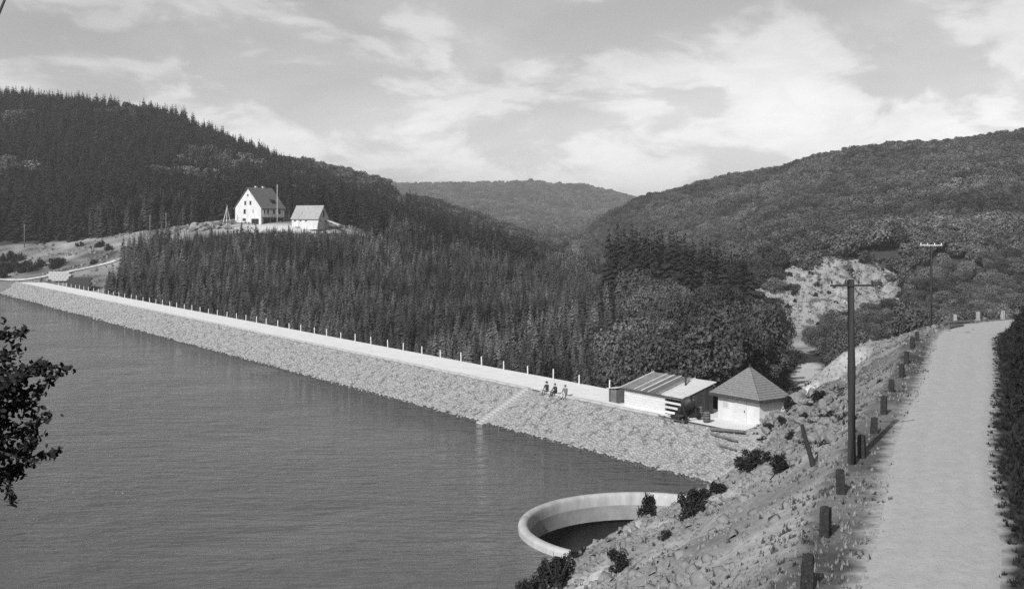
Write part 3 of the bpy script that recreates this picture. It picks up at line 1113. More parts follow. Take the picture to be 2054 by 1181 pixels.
x, y = scatter_grid(-150, 60, 118, 420, 1.75, 21)
m = free_ground(x, y) & conifer_zone(x, y) & in_view(x, y)
x, y = x[m], y[m]
z = height(x, y)
rg = np.random.default_rng(5)
sc = np.interp(y, [130, 180, 300, 420], [0.58, 0.64, 0.72, 0.9]) * rg.uniform(0.6, 1.25, len(x)) * (1 + 0.6 * fbm(x / 18, y / 18, 33))
lim = np.interp(y, [300, 325, 375], [30, 17.5, 17.5])          # younger growth just below the house terrace
sc = np.where((x > -112) & (x < -42), np.clip((lim + np.where(rg.random(len(x)) < 0.12, rg.uniform(1, 4.5, len(x)), rg.uniform(-3, 1.5, len(x))) - z) / 10.5, 0.22, sc), sc)
o = np.argsort(y)
x, y, z, sc = x[o], y[o], z[o], sc[o]
# the ones that show largest: the first ranks behind the crest whose tops rise above it in the view
tn_t, tn_n = dam_tn(x, y)
top = z + sc * 10.5
py_top = 455 + (CAM_Z - top) / y * 2200
fence_t = (7.12 - 0.0) 
px_ = 1027 + x / y * 2200
crest_py = 565 + (px_ - 100) * 0.188
front = (py_top < crest_py - 6)
idx = np.arange(len(x))
cand = idx[front & (px_ > -20)]
# keep apart: nearer first, spread over the front of the wood
score = sc[cand] / y[cand]
cand = cand[np.argsort(-score)][:300]
ind = np.zeros(len(x), bool); ind[cand] = True
first_conifers = []
for i in np.nonzero(ind)[0]:
    v = int(rg.integers(0, 4))
    e = plant('spruce_tree', (x[i], y[i], z[i]), rg.uniform(0, 6.28), float(sc[i] * rg.uniform(0.9, 1.25)), (('trunk', CONTR[0]), ('crown', CONIF[v])), 'young dark spruce in the front ranks of the plantation behind the dam', 'tree', 'spruces at the front of the plantation', szz=float(rg.uniform(0.75, 1.1)))
    if len(first_conifers) <= v or first_conifers[v] is None:
        pass
    first_conifers.append((v, e.children[1] if e.children[1].name.startswith('crown') else e.children[0]))
src_con = []
for v in range(4):
    src_con.append(next(o for (k, o) in first_conifers if k == v))
r_ = ~ind
forest_object('spruce_forest', 'dense young spruce plantation rising from the dam to the house', x[r_], y[r_], z[r_], sc[r_], rng.integers(0, 4, r_.sum()), src_con)
print('plantation', len(x))

# --- tall dark spruces on the valley floor
tall = []
for i, (px, Y, hgt) in enumerate([(1222, 262, 17), (1238, 268, 18.5), (1252, 258, 17), (1268, 265, 17.5), (1283, 255, 16), (1298, 262, 17), (1312, 258, 16.5), (1328, 265, 17), (1343, 256, 16), (1358, 262, 16.5), (1374, 258, 16), (1390, 264, 15.5), (1246, 280, 17.5), (1290, 282, 18), (1335, 284, 17), (1380, 285, 16.5), (1424, 252, 14.5), (1438, 258, 15.5), (1452, 250, 14), (1478, 246, 13.5), (1492, 252, 14), (1506, 244, 13.0), (1402, 276, 15), (1466, 262, 14), (1230, 250, 15), (1260, 246, 15.5), (1276, 270, 18), (1306, 244, 15), (1320, 272, 18), (1350, 270, 17.5), (1366, 246, 15), (1384, 244, 14.5), (1408, 256, 15), (1416, 268, 15.5)]):
    hgt += 4.0
    X = (px - 1027) / 2200 * Y
    e = plant('tall_spruce', (X, Y, H1(X, Y)), i * 1.3, hgt / 17.0, (('trunk', OLDT), ('crown', OLDC[i % 3])), 'tall dark spruce in the clump standing on the valley floor', 'tree', 'tall spruces on the valley floor')
    tall.append(e)
src_old = [next(c for c in tall[k].children if c.name.startswith('crown')) for k in range(3)]

# --- broadleaf trees of the valley floor and right side
x, y = scatter_grid(-10, 190, 120, 350, 4.7, 31)
o_ = road_offset(x, y)
m = free_ground(x, y) & ~conifer_zone(x, y) & in_view(x, y) & (np.abs(o_) > 14)
x, y, o_ = x[m], y[m], o_[m]
z = height(x, y)
sc = rg.uniform(0.62, 1.0, len(x)) * np.interp(x / y, [0.12, 0.22, 0.27], [1.45, 1.3, 0.85])
o = np.argsort(y - 8 * sc)
x, y, z, sc = x[o], y[o], z[o], sc[o]
nind = min(280, len(x))
src_b = {}
for i in range(nind):
    v = i % 4
    e = plant('broadleaf_tree', (x[i], y[i], z[i]), float(rg.uniform(0, 6.28)), float(sc[i]), (('trunk', BROADT), ('crown', BROAD[v])), 'round grey leafy tree in the wood filling the valley below the road', 'tree', 'leafy trees in the valley wood', szz=float(rg.uniform(0.8, 1.35)))
    src_b.setdefault(v, next(c for c in e.children if c.name.startswith('crown')))
forest_object('valley_wood', 'leafy wood between the quarry and the road bend', x[nind:], y[nind:], z[nind:], sc[nind:], rng.integers(0, 4, len(x) - nind), [src_b[k] for k in range(4)])
print('broadleaf', len(x), nind)

# --- woods on the mountains
fb = [leafy for leafy in FARB]
hill_src = []
for i, (X, Y) in enumerate([(-46, 470), (-30, 474), (122, 400), (140, 412)]):
    e = plant('hillside_tree', (X, Y, H1(X, Y)), i, 1.0, (('crown', FARB[i]),), 'grey leafy tree among the woods on the mountain flank', 'tree', 'single trees on the mountain flank')
    hill_src.append(e.children[0])


def woods(name, label, x0, x1, y0, y1, sp, seed, cond, src, base, var):
    x, y = scatter_grid(x0, x1, y0, y1, sp, seed)
    m = in_view(x, y, 0.06) & free_ground(x, y)
    x, y = x[m], y[m]
    m = cond(x, y)
    x, y = x[m], y[m]
    z = height(x, y)
    r2 = np.random.default_rng(seed)
    s = base * r2.uniform(1 - var, 1 + var, len(x)) * (1 + 0.4 * fbm(x / 40, y / 40, seed))
    print(name, len(x))
    return forest_object(name, label, x, y, z, s, r2.integers(0, len(src), len(x)), src)


def left_side(x, y):
    return x < 6 + 0.085 * (y - 130) - 20


def mtn_conifer(x, y):
    """spruce belts of the left mountain: along the skyline and above the clearing"""
    hgt = base_height(x, y)
    top = (y > 590 - 0.1 * x * 0) & (x < -150) & (fbm(x / 45, y / 45, 8) > -0.22)
    low = (y < 470) & (x < -20)
    patch = fbm(x / 38, y / 38, 19) > -0.01
    return top | low | patch


woods('left_mountain_spruces', 'dark spruce belts on the left mountain', -420, 40, 384, 700, 4.2, 61, lambda x, y: left_side(x, y) & mtn_conifer(x, y) & (y < 690), src_old, 0.72, 0.25)
woods('left_mountain_broadleaf_wood', 'grey leafy wood on the flank of the left mountain', -440, 60, 400, 900, 5.2, 62, lambda x, y: left_side(x, y) & ~mtn_conifer(x, y), hill_src, 0.95, 0.25)
woods('right_mountain_wood', 'grey leafy wood covering the right mountain', 20, 480, 330, 960, 4.3, 63, lambda x, y: ~left_side(x, y) & (y > 348), hill_src, 0.72, 0.35)
woods('far_hill_wood', 'pale hazy wood on the far hill closing the valley', -560, 560, 1500, 2660, 11.5, 64, lambda x, y: np.abs(x - 20) < 0.24 * y - 60, hill_src, 1.7, 0.3)

# ------------------------------------------------------------------ quarry
def build_quarry():
    nu, nv = 70, 46
    A = np.array([74, 327.0]); B = np.array([128, 346.0])
    back = np.array([0.05, 1.0])
    V = []
    for j in range(nv + 1):
        v = j / nv
        for i in range(nu + 1):
            u = i / nu
            zb = -12 + 3 * u
            zt = float(np.interp(u, [0, .2, .42, .62, .85, 1], [0, 4.5, 11, 10.5, 9, 8]))
            bench = 5.0 * float(sstep(v, 0.42, 0.47))
            zz = zb + (zt - zb) * (v - 0.09 * float(sstep(v, 0.40, 0.49)) + 0.09 * float(sstep(v, 0.5, 1)))
            p = A + (B - A) * u + back * (v * 20 + bench)
            V.append((p[0], p[1], zz))
    V = np.array(V)
    d = fbm(V[:, 0] / 6, V[:, 2] / 7, 71, 5) * 4.5 + fbm(V[:, 0] / 4.0 + V[:, 2] / 6, V[:, 2] / 0.9 - V[:, 0] / 5, 72, 3) * 1.6
    V[:, 1] += d
    V[:, 2] += fbm(V[:, 0] / 3, V[:, 1] / 3, 73, 3) * 1.4
    i = np.arange(nu * nv); r = i // nu; c = i % nu
    a = r * (nu + 1) + c
    F = np.stack([a, a + 1, a + nu + 2, a + nu + 1], 1)
    o = mesh_obj('quarry_face', np_mesh('quarry_face', V, F, M['rock']))
    tag(o, 'pale broken rock face of a small quarry in the right hillside', kind='structure')
    rg = np.random.default_rng(9)
    k = rg.choice(len(V), 900, replace=False)
    pts = V[k] + np.array([0, -0.3, 0.2])
    nn = rg.normal(size=(900, 3)) * 0.5 + np.array([0, -0.6, 0.8]); nn /= np.linalg.norm(nn, axis=1)[:, None]
    tt = np.cross(nn, rg.normal(size=(900, 3))); tt /= np.linalg.norm(tt, axis=1)[:, None]
    Vs, Fs = stone_field(pts, nn, tt, rg.uniform(0.3, 0.8, 900) * rg.uniform(0.4, 1, 900), 4, 0.6)
    so = mesh_obj('rock_debris', np_mesh('rock_debris', Vs, Fs, M['rock']), None, o)
    so['kind'] = 'stuff'
    # scrub growing on the ledges
    for q in range(26):
        kk = int(rg.integers(0, len(V)))
        p = V[kk]
        plant('quarry_bush', (p[0], p[1] - 0.3, p[2] - 0.2), q, float(rg.uniform(0.7, 1.6)), (('foliage', SHRUB[q % 5]),), 'small dark bush clinging to the pale quarry face', 'bush', 'bushes on the quarry face')


build_quarry()

# ------------------------------------------------------------------ house and barn on the terrace
def wall_with_windows(root, name, p0, p1, z0, prof, wins, mtl, depth=0.25):
    pass


def build_house():
    ox, oy = -86.5, 378.0
    base = 20.4
    W, Lh, He, Hr = 13.0, 11.0, 6.2, 13.0
    # local frame: +x along the front wall to the right (away from gable), -y the front (towards valley)
    view = Vector((ox, oy)).normalized()
    toc = -view
    th = R(47)
    ng = Vector((toc.x * math.cos(th) + toc.y * math.sin(th), -toc.x * math.sin(th) + toc.y * math.cos(th)))      # gable normal, turned left
    ax = -ng                                                                                                     # ridge direction
    rz = math.atan2(ax.y, ax.x)
    root = empty('gabled_house', (ox, oy, base), rz)
    tag(root, 'tall white gabled house with steep dark roof on the hillside terrace', 'house')
    # local: gable wall in plane x=0 spanning y from 0 (front corner) to W ; front wall in plane y=0 spanning x 0..L
    b = MB()
    g = [(0, 0, -1.5), (0, W, -1.5), (0, W, He), (0, W / 2, Hr - 0.25), (0, 0, He)]
    h = [(Lh, p[1], p[2]) for p in g]
    b.add(g + h, [(4, 3, 2, 1, 0), (5, 6, 7, 8, 9), (0, 5, 9, 4), (1, 2, 7, 6)])
    b.build('wall', M['render'], root)
    rf = MB()
    ov = 0.5; th_ = 0.25
    sl = (Hr - He) / (W / 2)
    for s in (0, 1):
        ys = (-0.55, W / 2) if s == 0 else (W + 0.55, W / 2)
        zs = (He - 0.55 * sl + 0.1, Hr + 0.1)
        ps = []
        for xx in (-0.25, Lh + 0.25):
            ps += [(xx, ys[0], zs[0]), (xx, ys[1], zs[1]), (xx, ys[1], zs[1] + th_), (xx, ys[0], zs[0] + th_)]
        rf.add(ps, [(0, 1, 2, 3), (4, 7, 6, 5), (0, 4, 5, 1), (3, 2, 6, 7), (0, 3, 7, 4), (1, 5, 6, 2)])
    roof = rf.build('roof', M['slate'], root)
    for xx in (4.2, 7.6):
        c = MB(); c.box((xx, W / 2 + 0.5, Hr + 0.1), (0.8, 0.7, 1.3)); c.box((xx, W / 2 + 0.5, Hr + 0.81), (0.95, 0.85, 0.12))
        c.build('chimney', M['render'], roof)
    dm = MB()
    yy = 1.9; zz = He + yy * sl
    dm.add([(6.0, yy - 0.9, zz - 0.3), (7.6, yy - 0.9, zz - 0.3), (7.6, yy - 0.9, zz + 0.55), (6.0, yy - 0.9, zz + 0.55), (6.0, yy + 1.2, zz + 1.3), (7.6, yy + 1.2, zz + 1.3), (6.0, yy + 1.2, zz + 0.8), (7.6, yy + 1.2, zz + 0.8)], [(0, 1, 2, 3), (3, 2, 5, 4), (0, 3, 4, 6), (1, 7, 5, 2)])
    dm.build('dormer', M['black'], roof)

    def window(wall, a, z, w, hh, frame=True):
        """wall 'g' gable (a along y) or 'f' front (a along x)"""
        b1 = MB(); b2 = MB()
        fw = 0.12
        if wall == 'g':
            for (dy, dz, sy, sz) in ((0, hh / 2, w + fw, fw), (0, -hh / 2, w + fw, fw), (w / 2, 0, fw, hh + fw), (-w / 2, 0, fw, hh + fw)):
                b1.box((-0.03, a + dy, z + dz), (0.10, sy, sz))
            b2.box((-0.012, a, z), (0.04, w, hh))
        else:
            for (dx, dz, sx, sz) in ((0, hh / 2, w + fw, fw), (0, -hh / 2, w + fw, fw), (w / 2, 0, fw, hh + fw), (-w / 2, 0, fw, hh + fw)):
                b1.box((a + dx, -0.03, z + dz), (sx, 0.10, sz))
            b2.box((a, -0.012, z), (w, 0.04, hh))
        f = b1.build('window', M['render'], root)
        b2.build('pane', M['glass'], f)
    for (a, z, w, hh) in ((W / 2, 10.6, 0.7, 0.9), (W / 2 + 1.3, 7.9, 1.0, 1.5), (W / 2 - 1.3, 7.9, 1.0, 1.5), (W / 2 + 1.6, 4.9, 1.2, 1.7), (W / 2 + 1.8, 2.1, 1.7, 1.0), (W / 2 - 2.6, 5.0, 0.5, 1.2)):
        window('g', a, z, w, hh)
    d = MB(); d.box((-0.02, 2.9, 1.15), (0.12, 3.6, 2.5)); d.build('garage_door', M['black'], root)
    for (a, z, w, hh) in ((1.5, 4.75, 0.9, 1.6), (3.2, 4.75, 0.9, 1.6), (5.9, 4.75, 1.0, 1.6), (8.6, 4.75, 1.1, 1.6)):
        window('f', a, z, w, hh)
    # flat black panel for the shade of the open ground floor, under a beam
    d = MB(); d.box((5.6, -0.03, 1.3), (9.9, 0.14, 2.7)); d.build('ground_floor_shade', M['black'], root)
    d = MB(); d.box((5.6, -0.2, 2.85), (10.4, 0.5, 0.22)); d.build('lintel_beam', M['timber'], root)
    for xx in (0.8, 4.0, 7.2, 10.3):
        d = MB(); d.box((xx, -0.28, 1.25), (0.16, 0.16, 2.6)); d.build('support_post', M['timber'], root)
    d = MB(); d.box((Lh / 2, -0.5, He - 0.55), (Lh + 0.4, 0.16, 0.14)); d.build('gutter', M['iron'], root)
    return root, rz


house, HRZ = build_house()


def build_barn():
    ox, oy = -75.6, 376.5
    base = 20.6
    view = Vector((ox, oy)).normalized(); toc = -view
    th = R(24)
    nf = Vector((toc.x * math.cos(th) + toc.y * math.sin(th), -toc.x * math.sin(th) + toc.y * math.cos(th)))    # long wall normal
    ax = Vector((-nf.y, nf.x))                                                                                  # along the long wall, to the right
    rz = math.atan2(ax.y, ax.x)
    Lb, W, He, Hr = 9.8, 9.0, 2.3, 6.5
    root = empty('barn', (ox, oy, base), rz)
    tag(root, 'low white barn with pale tiled roof right of the tall house', 'barn')
    b = MB()
    g = [(Lb, 0, -1.5), (Lb, W, -1.5), (Lb, W, He), (Lb, W / 2, Hr - 0.2), (Lb, 0, He)]
    h = [(0, p[1], p[2]) for p in g]
    b.add(g + h, [(0, 1, 2, 3, 4), (9, 8, 7, 6, 5), (5, 0, 4, 9), (6, 7, 2, 1)])
    b.build('wall', M['render'], root)
    sl = (Hr - He) / (W / 2)
    rf = MB()
    for s in (0, 1):
        ys = (-0.5, W / 2) if s == 0 else (W + 0.5, W / 2)
        zs = (He - 0.5 * sl + 0.1, Hr + 0.1)
        ps = []
        for xx in (-0.25, Lb + 0.2):
            ps += [(xx, ys[0], zs[0]), (xx, ys[1], zs[1]), (xx, ys[1], zs[1] + 0.2), (xx, ys[0], zs[0] + 0.2)]
        rf.add(ps, [(0, 1, 2, 3), (4, 7, 6, 5), (0, 4, 5, 1), (3, 2, 6, 7), (0, 3, 7, 4), (1, 5, 6, 2)])
    rf.build('roof', M['tile_light'], root)
    for xx in (1.2, 3.2, 5.2):
        f = MB(); f.box((xx, -0.02, 1.5), (0.9, 0.08, 0.65)); o = f.build('window', M['render'], root)
        p = MB(); p.box((xx, -0.05, 1.5), (0.7, 0.06, 0.5)); p.build('pane', M['glass'], o)
    for yy in (2.2, 6.8):
        f = MB(); f.box((Lb + 0.02, yy, 1.5), (0.08, 0.9, 0.65)); o = f.build('window', M['render'], root)
        p = MB(); p.box((Lb + 0.05, yy, 1.5), (0.06, 0.7, 0.5)); p.build('pane', M['glass'], o)
    d = MB(); d.box((Lb + 0.03, W / 2, 3.8), (0.1, 1.1, 2.3)); d.build('loft_door', M['black'], root)
    s = MB(); s.add([(Lb + 0.2, 5, 2.0), (Lb + 5.2, 5, 0.1), (Lb + 5.2, 8, 0.1), (Lb + 0.2, 8, 2.0), (Lb + 0.2, 5, 1.8), (Lb + 5.2, 5, -0.1), (Lb + 5.2, 8, -0.1), (Lb + 0.2, 8, 1.8)], [(0, 1, 2, 3), (7, 6, 5, 4), (0, 4, 5, 1), (1, 5, 6, 2), (2, 6, 7, 3), (3, 7, 4, 0)])
    s.build('ramp', M['timber_pale'], root)


build_barn()

def pole_thing(name, loc, h, r, label, cat, m, cross=None):
    root = empty(name, loc)
    tag(root, label, cat)
    b = MB(); b.tube([(0, 0, -0.5), (0, 0, h * 0.5), (0, 0, h)], [r * 1.08, r, r * 0.85], 14); b.build('shaft', m, root, smooth=True)
    return root


def at(px, py, Y):
    return ((px - 1027) / 2200 * Y, Y, CAM_Z - (py - 455) / 2200 * Y)


p = at(556, 446, 366)
fp = pole_thing('flagpole', (p[0], p[1], H1(p[0], p[1]) - 0.2), 17.0, 0.085, 'thin flagpole standing in front of the tall white house', 'pole', M['post'])
b = MB(); b.lathe([(0.001, 0.2), (0.12, 0.1), (0.14, 0), (0.001, -0.1)], 12); b.build('finial', M['timber_pale'], fp, (0, 0, 17.1))
for px, lab, hh in ((49, 'slim wooden telegraph pole at the forest edge, leftmost of three', 8.0), (301, 'slim telegraph pole at the forest edge left of the house, middle of three', 7.2), (333, 'slim telegraph pole at the forest edge, nearest the house', 7.2)):
    Y = 378
    X = (px - 1027) / 2200 * Y
    q = pole_thing('telegraph_pole', (X, Y, H1(X, Y)), hh, 0.16, lab, 'pole', M['timber'])
    q['group'] = 'telegraph poles along the clearing'
    b = MB(); b.box((0, 0, hh - 0.5), (1.2, 0.1, 0.1)); b.build('crossarm', M['timber'], q)
# leaning poles left of the house
X, Y, _ = at(455, 420, 380)
root = empty('leaning_poles', (X, Y, H1(X, Y)))
tag(root, 'tripod of leaning poles on the spoil heap left of the house', 'tripod')
for dx, dy in ((-1.6, 0.3), (1.3, 0.6), (0.2, -1.2)):
    b = MB(); b.tube([(dx, dy, -0.4), (0.1 + dx * -0.06, 0, 6.6)], [0.13, 0.08], 7); b.build('pole', M['timber_pale'], root)
# spoil heaps with boulders left of the house
def rock_mesh(name, seed, sub=2, rough=0.22):
    bm = bmesh.new()
    bmesh.ops.create_icosphere(bm, subdivisions=sub, radius=1)
    rg = random.Random(seed)
    dirs = [Vector((rg.gauss(0, 1), rg.gauss(0, 1), rg.gauss(0, 1))).normalized() for _ in range(9)]
    cuts = [rg.uniform(0.38, 0.72) for _ in dirs]
    for v in bm.verts:
        for d, c in zip(dirs, cuts):
            k = v.co.dot(d)
            if k > c:
                v.co -= d * (k - c)
        v.co *= 1 + rg.uniform(-0.05, 0.05) * rough * 4
        v.co.z *= 0.75
    me = bpy.data.meshes.new(name)
    bm.to_mesh(me); bm.free()
    return me


ROCKS = [rock_mesh('boulder', i) for i in range(5)]
ROCKS_PALE = []
for r in ROCKS:
    r.materials.append(M['rubble'])
    c = r.copy(); c.materials.clear(); c.materials.append(M['rock']); ROCKS_PALE.append(c)


def boulder(x, y, s, i, label, group, dz=0.0, pale=False):
    o = bpy.data.objects.new('boulder', (ROCKS_PALE if pale else ROCKS)[i % 5])
    COL.objects.link(o)
    o.location = (x, y, H1(x, y) + s * 0.25 + dz)
    o.rotation_euler = (0.3 * math.sin(i), 0.3 * math.cos(i * 2), i * 1.7)
    o.scale = (s, s * (0.8 + 0.3 * math.sin(i * 3)), s * 0.9)
    tag(o, label, 'rock', group)
    return o


rg = np.random.default_rng(17)
for i in range(26):
    px = rg.uniform(385, 470); Y = rg.uniform(370, 382)
    X = (px - 1027) / 2200 * Y
    boulder(X, Y, float(rg.uniform(0.8, 2.3)), i, 'block of spoil heaped on the terrace left of the house', 'spoil blocks left of the house', pale=(i % 3 != 0))
for i in range(22):
    px = rg.uniform(475, 700); Y = rg.uniform(366, 371)
    X = (px - 1027) / 2200 * Y
    boulder(X, Y, float(rg.uniform(0.5, 1.4)), i + 50, 'pale block of spoil tipped below the house terrace', 'spoil blocks below the house', pale=True)
for k, (px, py, dx, dz) in enumerate(((400, 425, 9, -1.2), (430, 424, 7, 1.0), (425, 440, 8, 0.3))):
    X, Y, Z = at(px, py, 372)
    b = MB(); b.beam((0, 0, 0), (dx, 1.5, dz), 0.4, 0.35)
    o = b.build('timber_beam', M['timber'], None, (X, Y, H1(X, Y) + 1.6 + k * 0.3))
    tag(o, ['dark timber beam lying highest on the spoil left of the house', 'dark timber beam tilted up towards the house on the spoil', 'dark timber beam lowest on the spoil left of the house'][k], 'beam')

# ------------------------------------------------------------------ left end of the dam: path, walls, bushes
PATH = catmull([(-190, 372), (-172, 350), (-160, 341), (-150, 338), (-138, 345), (-127, 352), (-119, 359)], 1.5)
pz = ribbon('path', PATH, 1.0, 1.0, lambda x, y, s: height(x, y) + 0.3, mat('path_gravel', 0.42, 0.35, 0.5, 0.95, 0.03, 3.0), cross=4, wob=1.2, seed=14)
tag(pz, 'narrow pale path climbing from the dam end towards the house', kind='structure')


def block_wall(name, a, b_, z0, z1, th, m, label, cat, piece=1.2):
    a = Vector(a); b_ = Vector(b_)
    L = (b_ - a).length
    rz = math.atan2(b_.y - a.y, b_.x - a.x)
    root = empty(name, (a.x, a.y, z0), rz)
    tag(root, label, cat)
    rows = max(1, int((z1 - z0) / 0.6)); hh = (z1 - z0) / rows
    me = bpy.data.meshes.new('block')
    bm = bmesh.new(); bmesh.ops.create_cube(bm, size=1.0)
    for v in bm.verts:
        v.co = (v.co.x * (piece - 0.012), v.co.y * th, v.co.z * (hh - 0.012))
    bmesh.ops.bevel(bm, geom=bm.edges[:], offset=0.03, segments=1, affect='EDGES')
    bm.to_mesh(me); bm.free(); me.materials.append(m)
    for r in range(rows):
        x = piece / 2 + (piece / 2 if r % 2 else 0)
        while x < L:
            o = mesh_obj('block', me, None, root, (x, 0.02 * random.uniform(-1, 1), hh * (r + 0.5)))
            x += piece
    return root


rg = np.random.default_rng(29)
x = rg.uniform(-190, -50, 9000); y = rg.uniform(296, 404, 9000)
m = in_poly(x, y, CLEARING) & (fbm(x / 9, y / 9, 15, 3) > -0.02) & (rg.random(9000) < 0.8)
x, y = x[m], y[m]; z = height(x, y)
k = len(x)
nn = rg.normal(size=(k, 3)) * 0.3 + np.array([0, 0, 1.0]); nn /= np.linalg.norm(nn, axis=1)[:, None]
tt = np.cross(nn, rg.normal(size=(k, 3))); tt /= np.linalg.norm(tt, axis=1)[:, None]
V, F = stone_field(np.stack([x, y, z + 0.05], 1), nn, tt, 0.2 + 0.9 * rg.random(k) ** 5, 16, 0.7)
o = mesh_obj('clearing_rubble', np_mesh('clearing_rubble', V, F, M['rubble']))
tag(o, 'pale loose rubble strewn over the clearing by the far dam end', kind='stuff')
tufts_later = (x[::2] + 0.7, y[::2] + 0.4)
P = at(88, 558, 336); Q = at(132, 552, 336)
block_wall('parapet_wall', (P[0], P[1] + 2), (Q[0], Q[1] + 3), 3.3, 6.2, 0.6, M['concrete'], 'short white block wall beside the path at the far dam end', 'wall')
P = at(135, 556, 326); Q = at(180, 566, 322)
block_wall('retaining_wall', (P[0], P[1]), (Q[0], Q[1] + 1), 1.2, 5.0, 0.6, M['concrete_dark'], 'dark retaining wall below the path at the far dam end', 'wall')
rg = np.random.default_rng(23)
for i, (px, Y, s) in enumerate([(8, 352, 3.6), (22, 356, 4.0), (38, 352, 3.4), (52, 356, 3.8), (66, 352, 3.2), (80, 356, 2.6), (15, 366, 3.4), (108, 352, 3.4), (118, 356, 3.0), (200, 372, 2.6), (216, 366, 2.2), (160, 376, 1.8), (188, 352, 1.6), (34, 366, 3.0), (5, 344, 3.0)]):
    X = (px - 1027) / 2200 * Y
    lab = 'dark bush among the thicket at the left end of the dam' if px < 95 else ('dark bush behind the white block wall at the dam end' if px < 130 else 'dark bush on the pale slope of the clearing')
    grp = 'thicket at the left dam end' if px < 95 else ('bushes behind the block wall' if px < 130 else 'bushes on the clearing slope')
    plant('bush', (X, Y, H1(X, Y) - 0.2), i * 1.1, s, (('foliage', SHRUB[i % 5]), ('stem', SHRUB_STEM)), lab, 'bush', grp)

# ------------------------------------------------------------------ posts along the crest
pm = MB(); pm.tube([(0, 0, -0.3), (0, 0, 1.0), (0, 0, 1.1)], [0.085, 0.075, 0.05], 8)
pm = pm.mesh('fence_post'); pm.materials.append(M['post'])
t = 5.3; k = 0
while t > -246:
    o = mesh_obj('fence_post', pm, None, None, dam(t + random.uniform(-0.2, 0.2), 6.55 + random.uniform(-0.06, 0.06), CREST_Z + 0.02), random.uniform(0, 3))
    o.rotation_euler = (random.uniform(-0.03, 0.03), random.uniform(-0.03, 0.03), 0)
    o.scale = (1, 1, random.uniform(0.9, 1.08))
    tag(o, 'slim pale post in the row along the far edge of the dam crest', 'post', 'posts along the dam crest')
    t -= 4.85; k += 1

# ------------------------------------------------------------------ shed
def build_shed():
    A = dam(13.8, 1.4, CREST_Z)
    az = math.atan2(U[1], U[0])
    root = empty('plank_shed', A, az)          # local x along the dam (towards camera bank), local y downstream
    tag(root, 'long plank shed with patched lean-to roof on the dam crest', 'shed')
    L, Wd, h0, h1 = 8.2, 3.5, 1.75, 2.7
    # pale boards of the water side, each its own
    nrow = 7; bh = h0 / nrow
    for i in range(nrow):
        o = MB(); o.box((2.8, 0, bh * (i + 0.5)), (5.6, 0.04, bh - 0.012))
        o.build('board', M['board_pale'], root, (0, random.uniform(-0.012, 0.012), 0))
    for i in range(4):
        z = 0.22 + i * 0.44
        o = MB(); o.box((6.9, -0.03, z), (2.55, 0.05, 0.2)); o.build('slat', M['board_pale'], root, None)
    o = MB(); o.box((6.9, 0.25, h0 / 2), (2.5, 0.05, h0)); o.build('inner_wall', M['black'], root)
    # vertical boards of the end, coloured dark to give it a shaded side
    nb = 12
    for i in range(nb):
        y = Wd * (i + 0.5) / nb
        hh = h0 + (h1 - h0) * y / Wd
        o = MB(); o.box((L, y, hh / 2), (0.05, Wd / nb - 0.02, hh))
        o.build('board', M['board_dark'], root, (random.uniform(-0.02, 0.02), 0, 0))
    o = MB(); o.box((0, Wd / 2, h0 / 2), (0.05, Wd, h0)); o.build('end_wall', M['board_pale'], root)
    o = MB(); o.box((L / 2, Wd, h1 / 2), (L, 0.05, h1)); o.build('back_wall', M['board_dark'], root)
    for (xx, yy) in ((0.05, 0.06), (L - 0.06, 0.08), (5.65, 0.06)):
        o = MB(); o.box((xx, yy, 0.85), (0.12, 0.12, 1.7)); o.build('corner_post', M['timber'], root)
    # roof strips
    sl = math.atan2(h1 - h0, Wd)
    rot = Matrix.Rotation(sl, 3, 'X')
    ln = (Wd + 0.7) / math.cos(sl)
    strips = [(0.0, 0.95, 'felt'), (0.95, 1.9, 'felt'), (1.9, 2.9, 'felt'), (2.9, 3.9, 'slate'), (3.9, 4.9, 'slate'), (4.9, 5.7, 'felt'), (5.7, 7.1, 'board_pale'), (7.1, 8.5, 'board_pale')]
    for i, (a, b_, m) in enumerate(strips):
        o = MB(); o.box((0, 0, 0), (b_ - a - 0.03, ln, 0.05), rot)
        o.build('roof_sheet', M[m], root, ((a + b_) / 2 - 0.15, Wd / 2, (h0 + h1) / 2 + 0.08 + 0.012 * (i % 2)))
    for xx in (-0.1, 1.75, 3.7, 5.55, 2.75):
        o = MB(); o.box((0, 0, 0), (0.12, ln, 0.06), rot)
        o.build('batten', M['timber_pale'], root, (xx, Wd / 2, (h0 + h1) / 2 + 0.15))
    o = MB(); o.box((L / 2, -0.32, h0 - 0.06), (L + 0.3, 0.05, 0.16)); o.build('fascia', M['board_dark'], root)
    o = MB(); o.tube([(6.0, 2.2, 2.1), (6.0, 2.2, 3.35)], 0.09, 10); o.tube([(6.0, 2.2, 3.35), (6.0, 2.2, 3.42)], 0.15, 10); o.build('stovepipe', M['iron'], root)


build_shed()


